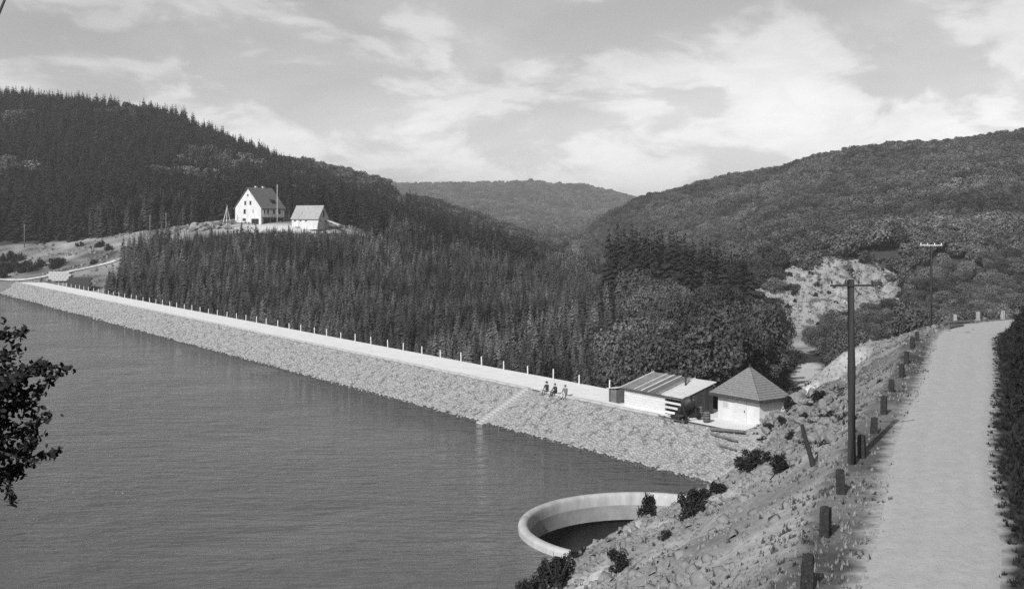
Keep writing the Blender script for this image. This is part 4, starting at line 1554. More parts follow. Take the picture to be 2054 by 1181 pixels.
def build_privy():
    A = dam(11.2, 1.6, CREST_Z)
    az = math.atan2(U[1], U[0])
    root = empty('tool_hutch', A, az)
    tag(root, 'small plank hutch with dark door at the left end of the shed', 'hutch')
    for i in range(5):
        o = MB(); o.box((0.2 + i * 0.28, 0, 0.66), (0.26, 0.04, 1.32)); o.build('board', M['board_dark'] if i in (0, 4) else M['timber'], root)
    for y in (0, 1.2):
        pass
    o = MB(); o.box((0.05, 0.6, 0.6), (0.04, 1.2, 1.2)); o.box((1.46, 0.6, 0.7), (0.04, 1.2, 1.4)); o.box((0.75, 1.2, 0.68), (1.4, 0.04, 1.36)); o.build('wall', M['timber'], root)
    o = MB(); o.box((0.75, 0.55, 1.45), (1.7, 1.5, 0.06), Matrix.Rotation(-0.14, 3, 'Y')); o.build('roof', M['timber_pale'], root)
    o = MB(); o.tube([(0.95, 0.9, 1.4), (0.95, 0.9, 2.0)], 0.06, 8); o.build('stovepipe', M['iron'], root)


build_privy()


def build_hut():
    az = math.atan2(U[1], U[0])
    A = dam(23.1, 3.3, CREST_Z)
    root = empty('pyramid_roof_hut', A, az)
    tag(root, 'small white valve hut with grey pyramid roof at the near dam end', 'hut')
    L, Wd, e, He, Hp = 6.0, 4.0, 0.55, 2.25, 4.7
    b = MB()
    x0, x1, y0, y1 = e, L - e, e, Wd - e
    b.add([(x0, y0, -0.5), (x1, y0, -0.5), (x1, y1, -0.5), (x0, y1, -0.5), (x0, y0, He), (x1, y0, He), (x1, y1, He), (x0, y1, He)], [(0, 1, 5, 4), (1, 2, 6, 5), (2, 3, 7, 6), (3, 0, 4, 7)])
    b.build('wall', M['render'], root)
    # roof: four faces of overlapping shingle courses
    r = MB()
    apex = Vector((L / 2, Wd / 2, Hp))
    cs = [Vector((0, 0, He)), Vector((L, 0, He)), Vector((L, Wd, He)), Vector((0, Wd, He))]
    nc = 14
    for k in range(4):
        p, q = cs[k], cs[(k + 1) % 4]
        nrm = (q - p).cross(apex - p).normalized()
        for j in range(nc):
            f0, f1 = j / nc, (j + 1) / nc
            a = p.lerp(apex, f0) + nrm * 0.05; b_ = q.lerp(apex, f0) + nrm * 0.05
            c = q.lerp(apex, f1) + nrm * 0.005; d = p.lerp(apex, f1) + nrm * 0.005
            r.add([a, b_, c, d, a - nrm * 0.05, b_ - nrm * 0.05], [(0, 1, 2, 3), (4, 5, 1, 0)])
    roof = r.build('roof', M['hut_roof'], root)
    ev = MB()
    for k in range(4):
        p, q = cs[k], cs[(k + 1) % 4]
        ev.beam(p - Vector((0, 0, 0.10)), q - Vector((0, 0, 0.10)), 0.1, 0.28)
    ev.build('eaves_shade_board', M['board_dark'], roof)  # dark, deep board stands in for the shadow band under the roof
    sf = MB(); sf.add([(0.05, 0.05, He - 0.1), (L - 0.05, 0.05, He - 0.1), (L - 0.05, Wd - 0.05, He - 0.1), (0.05, Wd - 0.05, He - 0.1)], [(3, 2, 1, 0)]); sf.build('soffit', M['timber'], roof)
    bl = MB(); bl.lathe([(0.09, -0.15), (0.1, 0.1), (0.02, 0.22)], 8); bl.build('finial', M['iron'], roof, (L / 2, Wd / 2, Hp + 0.05))
    d = MB(); d.box((3.3, e - 0.02, 1.0), (1.4, 0.08, 2.0)); dr = d.build('door', M['board_pale'], root)
    h = MB(); h.box((3.8, e - 0.09, 1.0), (0.05, 0.06, 0.18)); h.build('handle', M['iron'], dr)
    w = MB(); w.box((1.5, e - 0.02, 1.35), (0.7, 0.06, 0.6)); wo = w.build('window', M['render'], root)
    w = MB(); w.box((1.5, e - 0.05, 1.35), (0.55, 0.04, 0.46)); w.build('pane', M['concrete'], wo)


build_hut()

# ------------------------------------------------------------------ site equipment between shed and hut
def build_mixer():
    p = dam(22.9, 0.9, CREST_Z + 0.04)
    root = empty('concrete_mixer', p, 0.5)
    tag(root, 'dark concrete mixer on wheels between the shed and the hut', 'concrete mixer')
    b = MB(); b.lathe([(0.02, -0.55), (0.42, -0.5), (0.55, -0.15), (0.55, 0.15), (0.36, 0.55), (0.30, 0.6), (0.26, 0.6), (0.33, 0.2)], 18)
    o = b.build('drum', M['iron'], root, (0, 0, 1.45), smooth=True); o.rotation_euler = (R(50), 0, 0.4)
    for s in (-1, 1):
        f = MB(); f.beam((s * 0.62, -0.7, 0.45), (s * 0.62, 0.7, 0.45), 0.1); f.beam((s * 0.62, -0.4, 0.45), (s * 0.62, 0, 1.45), 0.09); f.beam((s * 0.62, 0.4, 0.45), (s * 0.62, 0, 1.45), 0.09)
        f.build('side_frame', M['iron'], root)
        for y in (-0.55, 0.55):
            w = MB(); w.tube([(s * 0.70, y, 0.34), (s * 0.80, y, 0.34)], 0.34, 16); w.build('wheel', M['black'], root)
    f = MB(); f.box((0, 0.72, 0.75), (0.8, 0.5, 0.6)); f.build('motor_box', M['iron'], root)
    f = MB(); f.box((0, -0.7, 0.45), (1.3, 0.1, 0.1)); f.box((0, 0.7, 0.4), (1.3, 0.1, 0.1)); f.build('axle', M['iron'], root)


build_mixer()


def build_wheelbarrow():
    p = dam(23.0, -0.5, CREST_Z - 0.12)
    root = empty('wheelbarrow', p, 2.4)
    tag(root, 'dark wheelbarrow standing before the concrete mixer', 'wheelbarrow')
    t = MB(); t.add([(-0.35, -0.25, 0.35), (0.35, -0.25, 0.35), (0.35, 0.25, 0.35), (-0.35, 0.25, 0.35), (-0.6, -0.36, 0.66), (0.55, -0.36, 0.66), (0.55, 0.36, 0.66), (-0.6, 0.36, 0.66)], [(0, 3, 2, 1), (0, 1, 5, 4), (1, 2, 6, 5), (2, 3, 7, 6), (3, 0, 4, 7)])
    t.build('tray', M['iron'], root)
    for s in (-0.28, 0.28):
        h = MB(); h.beam((-0.85, s * 0.3, 0.22), (0.6, s, 0.34), 0.05); h.beam((0.6, s, 0.34), (1.2, s, 0.55), 0.05); h.build('handle', M['timber'], root)
        l = MB(); l.beam((0.45, s, 0.36), (0.5, s, 0.0), 0.05); l.build('leg', M['timber'], root)
    w = MB(); w.tube([(-0.85, -0.04, 0.22), (-0.85, 0.04, 0.22)], 0.22, 16); w.build('wheel', M['black'], root)


build_wheelbarrow()


def build_barrel(t, n, label, sc=1.0, lie=False):
    p = dam(t, n, CREST_Z + 0.04)
    root = empty('barrel', p, t)
    tag(root, label, 'barrel')
    b = MB(); b.lathe([(0.001, 0), (0.26, 0), (0.31, 0.25), (0.33, 0.45), (0.31, 0.65), (0.26, 0.9), (0.24, 0.9), (0.24, 0.86), (0.001, 0.86)], 18)
    b.build('body', M['timber'], root, smooth=True)
    for z in (0.14, 0.32, 0.6, 0.78):
        h = MB(); r = 0.27 + 0.065 * math.sin(math.pi * z / 0.9); h.lathe([(r, z - 0.03), (r + 0.012, z - 0.03), (r + 0.012, z + 0.03), (r, z + 0.03)], 18); h.build('hoop', M['iron'], root)


build_barrel(24.9, 1.2, 'small dark barrel standing in front of the white hut')
build_barrel(22.6, 2.6, 'dark barrel behind the concrete mixer against the shed end')


def log_thing(name, a, b_, r, label, cat, m, group=None, bend=0.0):
    a = Vector(a); b_ = Vector(b_)
    mid = (a + b_) / 2 + Vector((0, 0, bend))
    o = MB(); o.tube([Vector((0, 0, 0)), mid - a, b_ - a], [r, r * 0.92, r * 0.8], 9)
    ob = o.build(name, m, None, a, smooth=False)
    tag(ob, label, cat, group)
    return ob


def on_ground(x, y, dz=0.0):
    return (x, y, H1(x, y) + dz)


def dam_face(t, n, dz):
    p = dam(t, n)
    return (p[0], p[1], max(CREST_Z + 0.5 * min(n, 0), H1(p[0], p[1])) + dz)


log_thing('log', dam_face(27.2, -0.6, 0.3), dam_face(30.6, -0.2, 0.35), 0.15, 'thick dark log lying on the stones before the white hut', 'log', M['timber'])
log_thing('log', dam_face(27.6, -1.0, 0.2), dam_face(30.9, -1.3, 0.3), 0.11, 'thinner dark log lying just below the thick log', 'log', M['timber'])
log_thing('plank', dam_face(29.6, -2.0, 0.2), dam_face(31.6, -2.2, 0.25), 0.09, 'short dark plank on the stones below the two logs', 'plank', M['timber'])
log_thing('plank', dam_face(20.6, -0.1, 0.12), dam_face(22.0, -0.7, 0.0), 0.10, 'short dark sleeper at the corner of the crest below the shed', 'plank', M['timber'])

# ------------------------------------------------------------------ three people on the crest edge
def person(loc, face, label, torso, legs, hat, lean=0.0, arm=0.0, hc=None):
    J = {}
    verts, edges, rad = [], [], []

    def v(name, p, r):
        J[name] = len(verts); verts.append(p); rad.append(r)

    def e(a, b_):
        edges.append((J[a], J[b_]))
    ly = lean
    v('pelvis', (0, 0, 0.12), 0.15); v('waist', (0, -ly * .3, 0.33), 0.135); v('chest', (0, -ly * .7, 0.52), 0.155); v('neck', (0, -ly - .01, 0.68), 0.058); v('skull', (0, -ly - .03, 0.80), 0.092); v('crown', (0, -ly - .02, 0.88), 0.075)
    for a, b_ in (('pelvis', 'waist'), ('waist', 'chest'), ('chest', 'neck'), ('neck', 'skull'), ('skull', 'crown')):
        e(a, b_)
    v('nose', (0, -ly - .125, 0.79), 0.018); e('skull', 'nose')
    for s, n in ((-1, 'l'), (1, 'r')):
        v('sh' + n, (s * .19, -ly * .7, 0.59), 0.075); v('el' + n, (s * .25, -ly - .08, 0.33), 0.05); v('wr' + n, (s * (.12 + arm), -ly - .30, 0.27), 0.036); v('pa' + n, (s * (.09 + arm), -ly - .37, 0.255), 0.034)
        e('chest', 'sh' + n); e('sh' + n, 'el' + n); e('el' + n, 'wr' + n); e('wr' + n, 'pa' + n)
        for k in range(4):
            v('f%d%s' % (k, n), (s * (.055 + arm + .022 * k), -ly - .435 + .006 * abs(k - 1.5), 0.235), 0.009); e('pa' + n, 'f%d%s' % (k, n))
        v('th' + n, (s * (.045 + arm), -ly - .375, 0.262), 0.010); e('pa' + n, 'th' + n)
        v('hi' + n, (s * .095, -.03, 0.11), 0.10); v('kn' + n, (s * .13, -.43, 0.19), 0.068); v('an' + n, (s * .13, -.52, -0.20), 0.045); v('to' + n, (s * .15, -.68, -0.245), 0.038)
        e('pelvis', 'hi' + n); e('hi' + n, 'kn' + n); e('kn' + n, 'an' + n); e('an' + n, 'to' + n)
    me = bpy.data.meshes.new('person')
    me.from_pydata(verts, edges, [])
    tmp = bpy.data.objects.new('person_build', me); COL.objects.link(tmp)
    sk = tmp.modifiers.new('skin', 'SKIN'); sk.use_smooth_shade = True
    for i, r in enumerate(rad):
        d = me.skin_vertices[0].data[i]
        d.radius = (r, r)
        d.use_root = (i == 0)
    sb = tmp.modifiers.new('sub', 'SUBSURF'); sb.levels = 2; sb.render_levels = 2
    dg = bpy.context.evaluated_depsgraph_get(); dg.update()
    ev = tmp.evaluated_get(dg)
    fin = bpy.data.meshes.new_from_object(ev, depsgraph=dg)
    bpy.data.objects.remove(tmp)
    fin.materials.clear()
    for m in (M['skin'], torso, legs, M['cloth_dark']):
        fin.materials.append(m)
    for p in fin.polygons:
        c = p.center
        k = 1
        if c.z > 0.675: k = 0
        elif c.y < -ly - 0.31 and 0.2 < c.z < 0.33: k = 0
        elif c.z < -0.15: k = 3
        elif c.z < 0.2 or (c.y < -0.28 and c.z < 0.27): k = 2
        p.material_index = k
        p.use_smooth = True
    o = mesh_obj('person', fin, None, None, loc, face)
    tag(o, label, 'person', None)
    if hat:
        h = MB(); h.lathe([(0.155, 0.0), (0.15, 0.015), (0.10, 0.02), (0.098, 0.07), (0.06, 0.095), (0.001, 0.1)], 16)
        h.build('hat', hat, o, (0, -ly - .02, 0.875), smooth=True)
    h = MB(); h.lathe([(0.088, -0.09), (0.102, -0.02), (0.098, 0.04), (0.06, 0.085), (0.001, 0.10)], 14)
    hr = h.build('hair', hc or M['hair'], o, (0, -ly + .0, 0.845), smooth=True)
    return o


FD = math.atan2(-D[1], -D[0]) + math.pi / 2
for (t, face, lab, to, le, hat, ln, arm) in (
        (3.2, FD + 0.15, 'person in dark jacket and hat seated on the dam kerb, leftmost of three', M['cloth_dark'], M['cloth_mid'], M['cloth_dark'], 0.06, 0.0),
        (4.7, FD - 0.1, 'person all in dark clothes seated on the kerb between two others', M['cloth_dark'], M['cloth_dark'], None, 0.12, 0.02),
        (6.3, FD + 0.35, 'person in grey jacket and pale trousers seated on the kerb, rightmost of three', M['cloth_mid'], M['cloth_pale'], M['cloth_mid'], 0.08, 0.05)):
    p = dam(t, 0.10, CREST_Z + 0.13)
    person(p, face, lab, to, le, hat, ln, arm).scale = (1.12, 1.12, 1.12)

# ------------------------------------------------------------------ bollards along the road
def bollard_mesh(seed):
    bm = bmesh.new()
    bmesh.ops.create_cube(bm, size=1.0)
    bmesh.ops.subdivide_edges(bm, edges=bm.edges[:], cuts=3, use_grid_fill=True)
    rg = random.Random(seed)
    for v in bm.verts:
        x, y, z = v.co
        tz = z + 0.5
        k = 0.150 * (1.0 - 0.07 * tz)
        r = math.hypot(x, y) * 2
        rd = 1.0 - 0.10 * max(0, r - 1.0)
        zz = tz * 1.15 - 0.25
        if tz > 0.74:
            q = min(1.0, r)
            zz -= 0.045 * q * q * (tz - 0.74) / 0.26
            k *= 1 - 0.06 * (tz - 0.74) / 0.26
        v.co = (x * 2 * k * rd + rg.uniform(-.016, .016), y * 2 * k * rd + rg.uniform(-.016, .016), zz + rg.uniform(-.018, .018))
    me = bpy.data.meshes.new('bollard')
    bm.to_mesh(me); bm.free()
    return me


BM = [bollard_mesh(i) for i in range(4)]
BP = []
for b_ in BM:
    c = b_.copy(); c.materials.append(M['bollard_pale']); BP.append(c)
    b_.materials.append(M['bollard'])
ORD = ['first', 'second', 'third', 'fourth', 'fifth', 'sixth', 'seventh', 'eighth', 'ninth', 'tenth', 'eleventh']
BOL = [(7.33, 27.3), (9.1, 31.9), (11.1, 37.0), (13.65, 42.8), (15.8, 47.9), (17.9, 52.8), (20.6, 59.6), (23.3, 65.6), (25.8, 71.7), (28.9, 79.2), (31.8, 86.0)]
for i, (X, Y) in enumerate(BOL):
    o = mesh_obj('bollard', BM[i % 4], None, None, (X, Y, H1(X, Y) - 0.02), math.atan2(24.5, 58.7) * -1 + random.uniform(-0.2, 0.2))
    o.rotation_euler = (random.uniform(-0.04, 0.04), random.uniform(-0.05, 0.05), o.rotation_euler[2])
    o.scale = (1, 1, [1, 1.02, 0.97, 1.05, 0.82, 1.02, 0.85, 0.95, 1, 0.95, 0.9][i])
    tag(o, 'dark weathered stone bollard on the verge, %s counting from the camera' % ORD[i], 'bollard', 'bollards along the road')
for i, (X, Y) in enumerate([(41.2, 102.0), (44.7, 105.2), (47.8, 106.8)]):
    o = mesh_obj('bollard', BP[i], None, None, (X, Y, H1(X, Y) - 0.02), 0.2 * i)
    tag(o, 'pale bollard at the road bend, ' + ['leftmost of three', 'middle of three', 'rightmost of three'][i], 'bollard', 'bollards along the road')

# ------------------------------------------------------------------ telegraph poles by the road
def road_pole(X, Y, h, r, arm, label, angle, arm_mat, lean):
    root = empty('telegraph_pole', (X, Y, H1(X, Y)), angle)
    root.rotation_euler = (0, lean, angle)
    tag(root, label, 'pole', 'telegraph poles along the road')
    b = MB(); b.tube([(0, 0, -0.6), (0, 0, 0), (0.01, 0, h * 0.5), (0, 0, h - 0.04), (0, 0, h)], [r * 1.1, r * 1.06, r * 0.97, r * 0.88, r * 0.75], 16); b.build('shaft', M['pole'], root, smooth=True)
    a = MB(); a.box((0, -r * 0.95, h - 0.22), (arm, 0.05, 0.07)); ar = a.build('crossarm', M['iron'] if arm_mat is M['iron'] else M['post'], root)
    for k in range(4):
        x = arm * (-0.46 + 0.92 * k / 3)
        i_ = MB(); i_.tube([(0, 0, -0.02), (0, 0, 0.1)], 0.012, 6); i_.lathe([(0.001, 0.17), (0.03, 0.15), (0.028, 0.1), (0.045, 0.06), (0.04, 0.04), (0.001, 0.05)], 10); i_.build('insulator', arm_mat, ar, (x, -r * 0.95, h - 0.18))


road_pole(12.92, 41.7, 7.0, 0.155, 1.65, 'tall dark telegraph pole with thin crossarm beside the near road', 0.0, M['iron'], -0.006)
road_pole(37.9, 99.2, 7.6, 0.12, 1.9, 'distant telegraph pole with white insulators at the road bend', -0.25, M['insulator'], 0.0)

# ------------------------------------------------------------------ loose stone, logs and shrubs on the bank
rg = np.random.default_rng(44)
n = 42000
x = rg.uniform(-8, 46, n); y = rg.uniform(24, 116, n)
o_ = road_offset(x, y)
t_, n_ = dam_tn(x, y)
dens = np.interp(o_, [3.2, 6, 9, 24, 34], [0.02, 0.12, 0.8, 1.0, 0.3]) * (0.35 + sstep(fbm(x / 3, y / 3, 88, 3), -0.12, 0.12))
q = np.hypot(x - SPILL[0], y - SPILL[1])
m = (o_ > 3.2) & (o_ < 34) & (rg.random(n) < dens) & (q > 9.5) & ~((n_ > -8) & (n_ < 14) & (t_ < 30))
x, y = x[m], y[m]
z = hmesh(x, y)
keep = z > -0.3
x, y, z = x[keep], y[keep], z[keep]
k = len(x)
nn = rg.normal(size=(k, 3)) * 0.35 + np.array([-0.4, 0.1, 0.85]); nn /= np.linalg.norm(nn, axis=1)[:, None]
tt = np.cross(nn, rg.normal(size=(k, 3))); tt /= np.linalg.norm(tt, axis=1)[:, None]
sizes = 0.05 + 0.30 * rg.random(k) ** 6 + 0.09 * rg.random(k)
V, F = stone_field(np.stack([x, y, z + sizes * 0.12], 1), nn, tt, sizes, 6, 0.75)
o = mesh_obj('rubble', np_mesh('rubble', V, F, M['rubble']))
tag(o, 'loose pale rubble strewn over the bank below the road', kind='stuff')
print('rubble', k)


def tufts(name, label, x, y, z, hgt, spread, blades, mtl, seed, wide=0.09):
    rg = np.random.default_rng(seed)
    n = len(x)
    c = np.stack([x, y, z], 1)[:, None, :]
    a = rg.uniform(0, 6.28, (n, blades)); l = hgt[:, None] * rg.uniform(0.5, 1.2, (n, blades))
    tilt = rg.uniform(0.1, 0.9, (n, blades)) * spread
    dirx = np.cos(a); diry = np.sin(a)
    w = l * wide + 0.008
    off = rg.normal(size=(n, blades, 2)) * hgt[:, None, None] * 0.18
    bx = np.stack([off[..., 0], off[..., 1], np.full(a.shape, -0.03)], -1)
    side = np.stack([-diry * w, dirx * w, np.zeros_like(a)], -1)
    tip = bx + np.stack([dirx * l * np.sin(tilt), diry * l * np.sin(tilt), l * np.cos(tilt)], -1)
    V = np.stack([c + bx - side, c + bx + side, c + tip], 2).reshape(-1, 3)
    F = np.arange(len(V)).reshape(-1, 3)
    o = mesh_obj(name, np_mesh(name, V, F, mtl))
    tag(o, label, kind='stuff')


rg = np.random.default_rng(45)
n = 90000
x = rg.uniform(-8, 46, n); y = rg.uniform(22, 112, n)
o_ = road_offset(x, y)
t_, n_ = dam_tn(x, y)
q = np.hypot(x - SPILL[0], y - SPILL[1])
pat = fbm(x / 4, y / 4, 55, 3)
dens = np.interp(o_, [1.6, 2.3, 2.8, 4.5, 9, 13, 30], [0.12, 0.7, 1.0, 0.7, 0.5, 0.3, 0.2]) * (0.25 + sstep(pat, -0.15, 0.15))
m = (o_ > 1.6) & (o_ < 32) & (rg.random(n) < dens) & (q > 9.6) & ~((n_ > -8) & (n_ < 14) & (t_ < 31))
x, y = x[m], y[m]; z = hmesh(x, y); kp = z > 0.1
x, y, z = x[kp], y[kp], z[kp]
dk = rg.random(len(x)) < np.where(fbm(x / 2, y / 2, 58, 3) > 0.03, 0.55, 0.12)
tufts('dry_grass', 'short dry grass on the verge and bank', x[~dk], y[~dk], z[~dk], rg.uniform(0.07, 0.2, (~dk).sum()), 0.7, 4, M['grass'], 3, wide=0.22)
tufts('dark_weeds', 'darker weeds scattered over the verge and bank', x[dk], y[dk], z[dk], rg.uniform(0.08, 0.22, dk.sum()), 0.8, 5, mat('weed', 0.06, 0.4, 0.8, 0.9, spec=0.1), 5, wide=0.25)
print('tufts', len(x))

x, y = tufts_later
tufts('clearing_weeds', 'dark scrub and weeds on the clearing by the far dam end', x, y, hmesh(x, y), rg.uniform(0.3, 1.1, len(x)), 1.1, 10, mat('scrub', 0.05, 0.4, 0.8, 0.9, spec=0.1), 9)

px = rg.uniform(1525, 1700, 420); py_ = rg.uniform(775, 890, 420)
g_ = np.array([ground_hit(a_, b_) for a_, b_ in zip(px[::3], py_[::3])])
g_ = np.repeat(g_, 4, 0) + rg.normal(size=(len(g_) * 4, 3)) * np.array([0.4, 0.6, 0])
tufts('mound_scrub', 'dark scrub growing between the rocks of the mound by the hut', g_[:, 0], g_[:, 1], hmesh(g_[:, 0], g_[:, 1]), rg.uniform(0.1, 0.28, len(g_)), 1.3, 22, M['leaf_dark'], 12)

# dark growth of the cut bank on the right
n = 70000
x = rg.uniform(-10, 75, n); y = rg.uniform(3, 112, n)
o_ = road_offset(x, y)
o_ = o_ + road_edge(y) - 1.62
m = (o_ < -1.3) & (o_ > -16) & (np.hypot(x, y) > 4.0) & (rg.random(n) < np.interp(-o_, [1.3, 1.75, 5, 16], [0.3, 1.0, 0.8, 0.5]))
x, y = x[m], y[m]; z = hmesh(x, y)
tufts('bank_undergrowth', 'dark rank grass overhanging the right edge of the road', x, y, z, np.interp(-road_offset(x, y) - road_edge(y) + 1.62, [1.3, 2.6], [0.10, 0.45]) * rg.uniform(0.6, 1.3, len(x)), 1.1, 10, M['grass_dark'], 4, wide=0.16)
i = 0
for px, py_, s in [(2.4, 25, 0.9), (2.6, 27.5, 1.0), (2.5, 32.5, 0.9), (2.6, 38, 0.9), (2.6, 44, 0.9), (2.8, 52, 1.0), (2.8, 60, 1.0), (2.8, 68, 1.0), (3.4, 27, 1.3), (2.9, 30, 1), (3.2, 35, 1.2), (3.0, 41, 1.1), (3.4, 48, 1.3), (3.2, 56, 1.2), (3.4, 64, 1.2), (3.2, 72, 1.2), (3.4, 80, 1.2), (3.4, 87, 1.0), (3.6, 93, 0.9), (5, 33, 1.4), (5, 45, 1.4), (5.2, 60, 1.5), (5, 76, 1.5), (5.2, 90, 1.2)]:
    j = int(np.argmin(np.abs(ROAD[:, 1] - py_)))
    d = ROAD[j + 1] - ROAD[j]; d /= np.linalg.norm(d)
    p = ROAD[j] + np.array([d[1], -d[0]]) * (px - 0.15 + 0.4 * s + float(road_edge(py_)) - 1.62)
    plant('bush', (p[0], p[1], H1(p[0], p[1]) - 0.15), i * 1.3, s, (('foliage', SHRUB[i % 5]), ('stem', SHRUB_STEM)), 'dark bush on the overgrown bank along the right road edge', 'bush', 'bushes on the right cut bank')
    i += 1

# named shrubs on the water-side bank
SHR = [(1303, 1036, 0.85, 1.4, 'tall narrow dark bush standing at the spillway rim'),
       (1385, 1036, 1.15, 1.2, 'large dark bush on the bank top right of the spillway'),
       (1237, 1146, 0.8, 1.3, 'small dark bush alone on the rubble slope below the spillway'),
       (1118, 1176, 1.35, 1.3, 'largest dark bush at the bottom edge beside the water'),
       (1060, 1192, 1.0, 1.1, 'dark bush lowest on the shore at the bottom edge'),
       (1092, 1150, 0.8, 1.0, 'dark bush between the two bushes at the bottom edge of the shore'),
       (1165, 1115, 0.75, 0.8, 'low dark bush where the spillway rim meets the rubble bank'),
       (1510, 935, 1.15, 0.8, 'wide dark bush on the bank edge above the dam corner'),
       (1435, 988, 0.9, 0.9, 'dark bush in the corner where dam and bank meet'),
       (1408, 1000, 0.7, 0.9, 'small dark bush left of the dam corner on the shore'),
       (1563, 945, 0.75, 1.1, 'dark bush left of the leaning stump'),
       (1585, 815, 1.0, 1.0, 'dark bush on the rubble mound right of the hut'),
       (1645, 800, 0.8, 1.0, 'dark bush left of the telegraph pole on the mound'),
       (1545, 858, 0.9, 0.8, 'dark bush low on the mound below the hut roof'),
       (1570, 850, 0.7, 0.9, 'dark bush in the middle of the rubble mound'),
       (1615, 842, 0.6, 1.0, 'small dark bush above the leaning stump'),
       (1555, 790, 0.7, 1.0, 'dark bush touching the right corner of the hut roof'),
       (1602, 792, 0.8, 0.9, 'dark bush on top of the mound beside the pale track'),
       (1626, 818, 0.7, 0.8, 'dark bush on the mound midway between hut and telegraph pole'),
       (1530, 882, 0.6, 0.8, 'low dark bush at the foot of the mound'),
       (1588, 880, 0.55, 0.9, 'small dark bush left of the stump top'),
       (1662, 836, 0.6, 0.8, 'low dark bush just left of the near telegraph pole'),
       (1335, 1078, 0.45, 1.0, 'tiny dark bush on the slope beneath the spillway bushes')]
for i, (px, py_, sz, tall_, lab) in enumerate(SHR):
    X, Y, Z = ground_hit(px, py_)
    plant('bush', (X, Y, Z - 0.15), i * 0.9, sz, (('foliage', SHRUB[i % 5]), ('stem', SHRUB_STEM)), lab, 'bush', 'bushes on the rubble bank', szz=tall_)

# leaning dead stump
X, Y, _ = ground_hit(1632, 934)
root = empty('leaning_stump', on_ground(X, Y, -0.1))
tag(root, 'dead leaning tree stump with a short fork on the bank', 'stump')
b = MB(); b.tube([(0.02, 0, 0), (-0.12, 0.02, 0.5), (-0.3, 0.05, 1.1), (-0.46, 0.05, 1.75)], [0.13, 0.10, 0.09, 0.075], 9); b.build('trunk', M['pole'], root)
b = MB(); b.tube([(0.0, 0, 0.1), (0.12, 0, 0.32), (0.17, 0, 0.6)], [0.07, 0.05, 0.02], 7); b.build('fork', M['pole'], root)

# boulders and timber on the mound by the hut and at the bend
rg = np.random.default_rng(66)
for i in range(110):
    px = rg.uniform(1530, 1690); py_ = rg.uniform(785, 890)
    X, Y, _ = ground_hit(px, py_)
    boulder(X, Y, float(rg.uniform(0.14, 0.5)), i, 'broken rock on the rubble mound right of the hut', 'rocks on the mound by the hut')
for i, (px, py_, sz) in enumerate([(1545, 800, 1.0), (1572, 812, 0.8), (1600, 806, 0.9), (1628, 796, 0.8), (1560, 838, 0.8), (1590, 846, 0.7), (1618, 832, 0.9), (1650, 820, 0.7), (1538, 868, 0.7), (1575, 876, 0.6), (1668, 800, 0.7), (1607, 868, 0.5)]):
    X, Y, _ = ground_hit(px, py_)
    boulder(X, Y, sz, i * 3 + 1, 'large jagged dark rock of the outcrop beside the hut', 'jagged rocks of the outcrop', dz=-0.1)
for i in range(40):
    Y = rg.uniform(90, 101); X = rg.uniform(28, 38.5) + (Y - 90) * 0.3
    boulder(X, Y, float(rg.uniform(0.10, 0.30)), i + 7, 'pale rock on the ledge left of the road bend', 'rocks at the road bend', pale=(i % 2 == 0))
for i in range(34):
    px = rg.uniform(1180, 1460); Y = rg.uniform(50, 62)
    X = (px - 1027) / 2200 * Y
    if math.hypot(X - SPILL[0], Y - SPILL[1]) > 10.2 and road_offset([X], [Y])[0] > 6:
        boulder(X, Y, float(rg.uniform(0.10, 0.24)), i + 3, 'loose rock on the slope between bollards and spillway', 'rocks on the near slope')
for k, (a, b_, r, lab) in enumerate((((38.2, 96.2), (40.4, 98.4), 0.2, 'dark log lying beside the distant telegraph pole'), ((39.6, 100.8), (43.2, 102.9), 0.18, 'dark log lying at the road bend behind the pale bollards'), ((35.2, 96.6), (37.4, 99.0), 0.14, 'grey log left of the distant telegraph pole'), ((30.0, 93.0), (34.0, 97.5), 0.12, 'long grey log on the ledge below the road bend'), ((20.5, 78.0), (23.5, 79.5), 0.12, 'dark branch lying across the mound below the hut'), ((18.6, 77.0), (20.4, 75.4), 0.10, 'dark slanting branch at the foot of the rubble mound'))):
    log_thing('log', on_ground(*a, r * 0.8), on_ground(*b_, r * 0.8), r, lab, 'log', M['timber'], 'logs on the bank', 0.02)
for k, (px, py_, Y, ln, lab) in enumerate(((1690, 858, 49.0, 0.8, 'short pale plank lying left of the telegraph pole'),)):
    X = (px - 1027) / 2200 * Y
    log_thing('plank', on_ground(X - 0.5, Y - 0.1, 0.06), on_ground(X + 0.5, Y + 0.4, 0.10), 0.07, lab, 'plank', M['timber'])

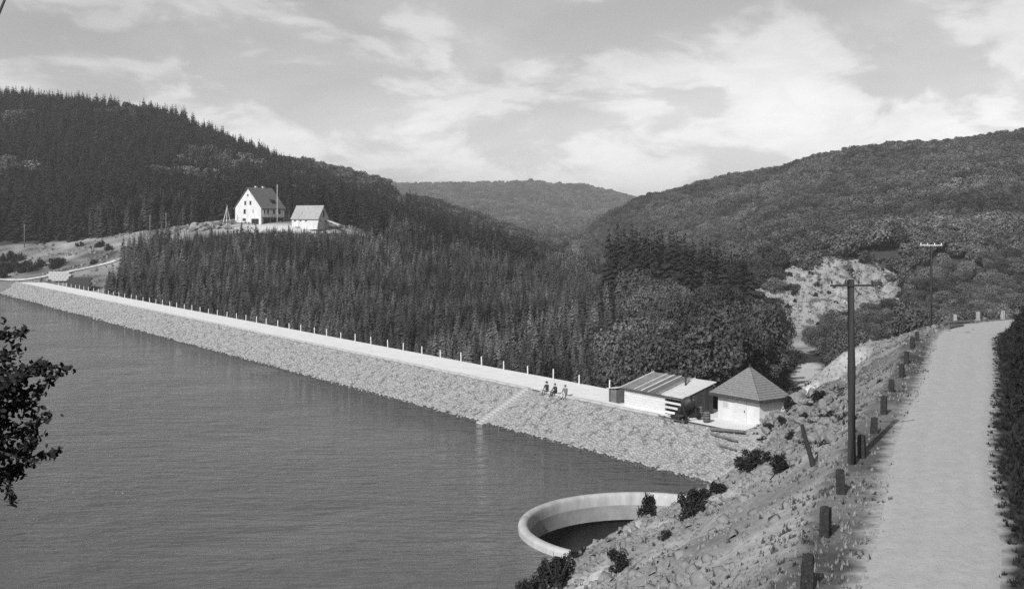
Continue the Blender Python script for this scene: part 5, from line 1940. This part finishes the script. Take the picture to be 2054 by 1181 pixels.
# ------------------------------------------------------------------ near tree at the left edge
def near_tree():
    X, Y = -3.55, 6.0
    g = H1(X, Y)
    root = empty('young_tree', (X, Y, g))
    tag(root, 'dark leafy young tree reaching in from the left edge of the view', 'tree')
    b = MB()
    zc = 19.0 - g
    b.tube([(0, 0, -0.3), (0.05, 0, zc * 0.4), (0.0, 0.02, zc), (0.42, 0, zc + 1.4), (0.80, 0, zc + 2.3)], [0.10, 0.085, 0.05, 0.02, 0.006], 8)
    b.build('trunk', M['bark'], root, smooth=True)
    rg = np.random.default_rng(8)
    br = MB(); C = []
    ends = [(1.02, 19.30, 22), (0.9, 19.22, 26), (0.95, 19.05, 26), (0.85, 18.85, 26), (1.0, 18.72, 20), (0.78, 18.62, 26), (0.68, 19.40, 14), (0.70, 18.95, 30), (0.6, 18.78, 30), (0.58, 19.18, 30), (0.55, 18.6, 22), (0.8, 19.12, 20), (0.45, 19.0, 40), (0.4, 18.7, 40), (0.4, 19.3, 30), (0.62, 18.5, 14), (0.9, 18.74, 10)]
    for k, (dx, z, nl) in enumerate(ends):
        s = Vector((0, 0, zc - 0.5 + 0.1 * (k % 5)))
        e_ = Vector((dx, rg.uniform(-0.25, 0.25), z - g))
        m_ = s.lerp(e_, 0.5) + Vector((0, rg.uniform(-.1, .1), 0.06))
        br.tube([s, m_, e_], [0.024, 0.013, 0.005], 5)
        for w in range(max(4, nl // 3)):                      # twigs off the branch, leaves crowded along each
            f = 0.3 + 0.7 * (w + rg.random()) / max(4, nl // 3)
            p0 = s.lerp(m_, f * 2) if f < 0.5 else m_.lerp(e_, min(1.0, (f - 0.5) * 2))
            dv = Vector((0.10 + 0.10 * rg.random(), rg.normal() * 0.10, rg.normal() * 0.085 + 0.02))
            p1 = p0 + dv
            br.tube([p0, p0.lerp(p1, 0.5) + Vector((0, 0, 0.01)), p1], [0.005, 0.004, 0.002], 4)
            for q in range(60):
                ff = rg.random() ** 0.8
                C.append(tuple(p0.lerp(p1, ff * 1.04) + Vector(rg.normal(size=3) * 0.017)))
    for k in range(5500):                     # the crown's body, out of frame to the left
        d = rg.normal(size=3); d /= np.linalg.norm(d); r = rg.random() ** 0.4
        C.append((d[0] * 0.66 * r + 0.24, d[1] * 0.8 * r, 18.98 - g + d[2] * 0.72 * r))
    for k in range(30):
        C.append((rg.uniform(-0.8, 0.2), rg.normal() * 0.3, 18.0 - g + rg.random()))
    br.build('branches', M['bark'], root)
    C = np.array(C); n = len(C)
    a = rg.normal(size=(n, 3)) * 0.6 + np.array([0, -0.5, 0.5]); a /= np.linalg.norm(a, axis=1)[:, None]
    u = np.cross(a, rg.normal(size=(n, 3))); u /= np.linalg.norm(u, axis=1)[:, None]; v = np.cross(a, u)
    s = rg.uniform(0.011, 0.024, n)[:, None]
    prof = [(-1, 0), (-0.45, 0.48), (0.25, 0.5), (1, 0), (0.25, -0.5), (-0.45, -0.48)]
    V = np.stack([C + u * s * p + v * s * q for p, q in prof], 1).reshape(-1, 3)
    i = np.arange(n)[:, None] * 6
    F = np.concatenate([i + np.array([[0, 1, 2, 3]]), i + np.array([[0, 3, 4, 5]])], 0)
    mesh_obj('crown', np_mesh('crown', V, F, M['leaf_dark']), None, root)


near_tree()

# ------------------------------------------------------------------ haze
hz = MB(); hz.box((0, 1970, 45), (2840, 4500, 230))
o = hz.build('haze')
hm = bpy.data.materials.new('haze_air')
hm.use_nodes = True
t = hm.node_tree
for n in list(t.nodes):
    t.nodes.remove(n)
out = N(t, 'ShaderNodeOutputMaterial'); pv = N(t, 'ShaderNodeVolumePrincipled')
pv.inputs['Color'].default_value = (0.95, 0.95, 0.95, 1)
pv.inputs['Density'].default_value = 0.00018
pv.inputs['Anisotropy'].default_value = 0.2
t.links.new(pv.outputs['Volume'], out.inputs['Volume'])
o.data.materials.append(hm)
tag(o, 'thin summer haze filling the valley air', kind='stuff')
print('objects', len(bpy.data.objects))
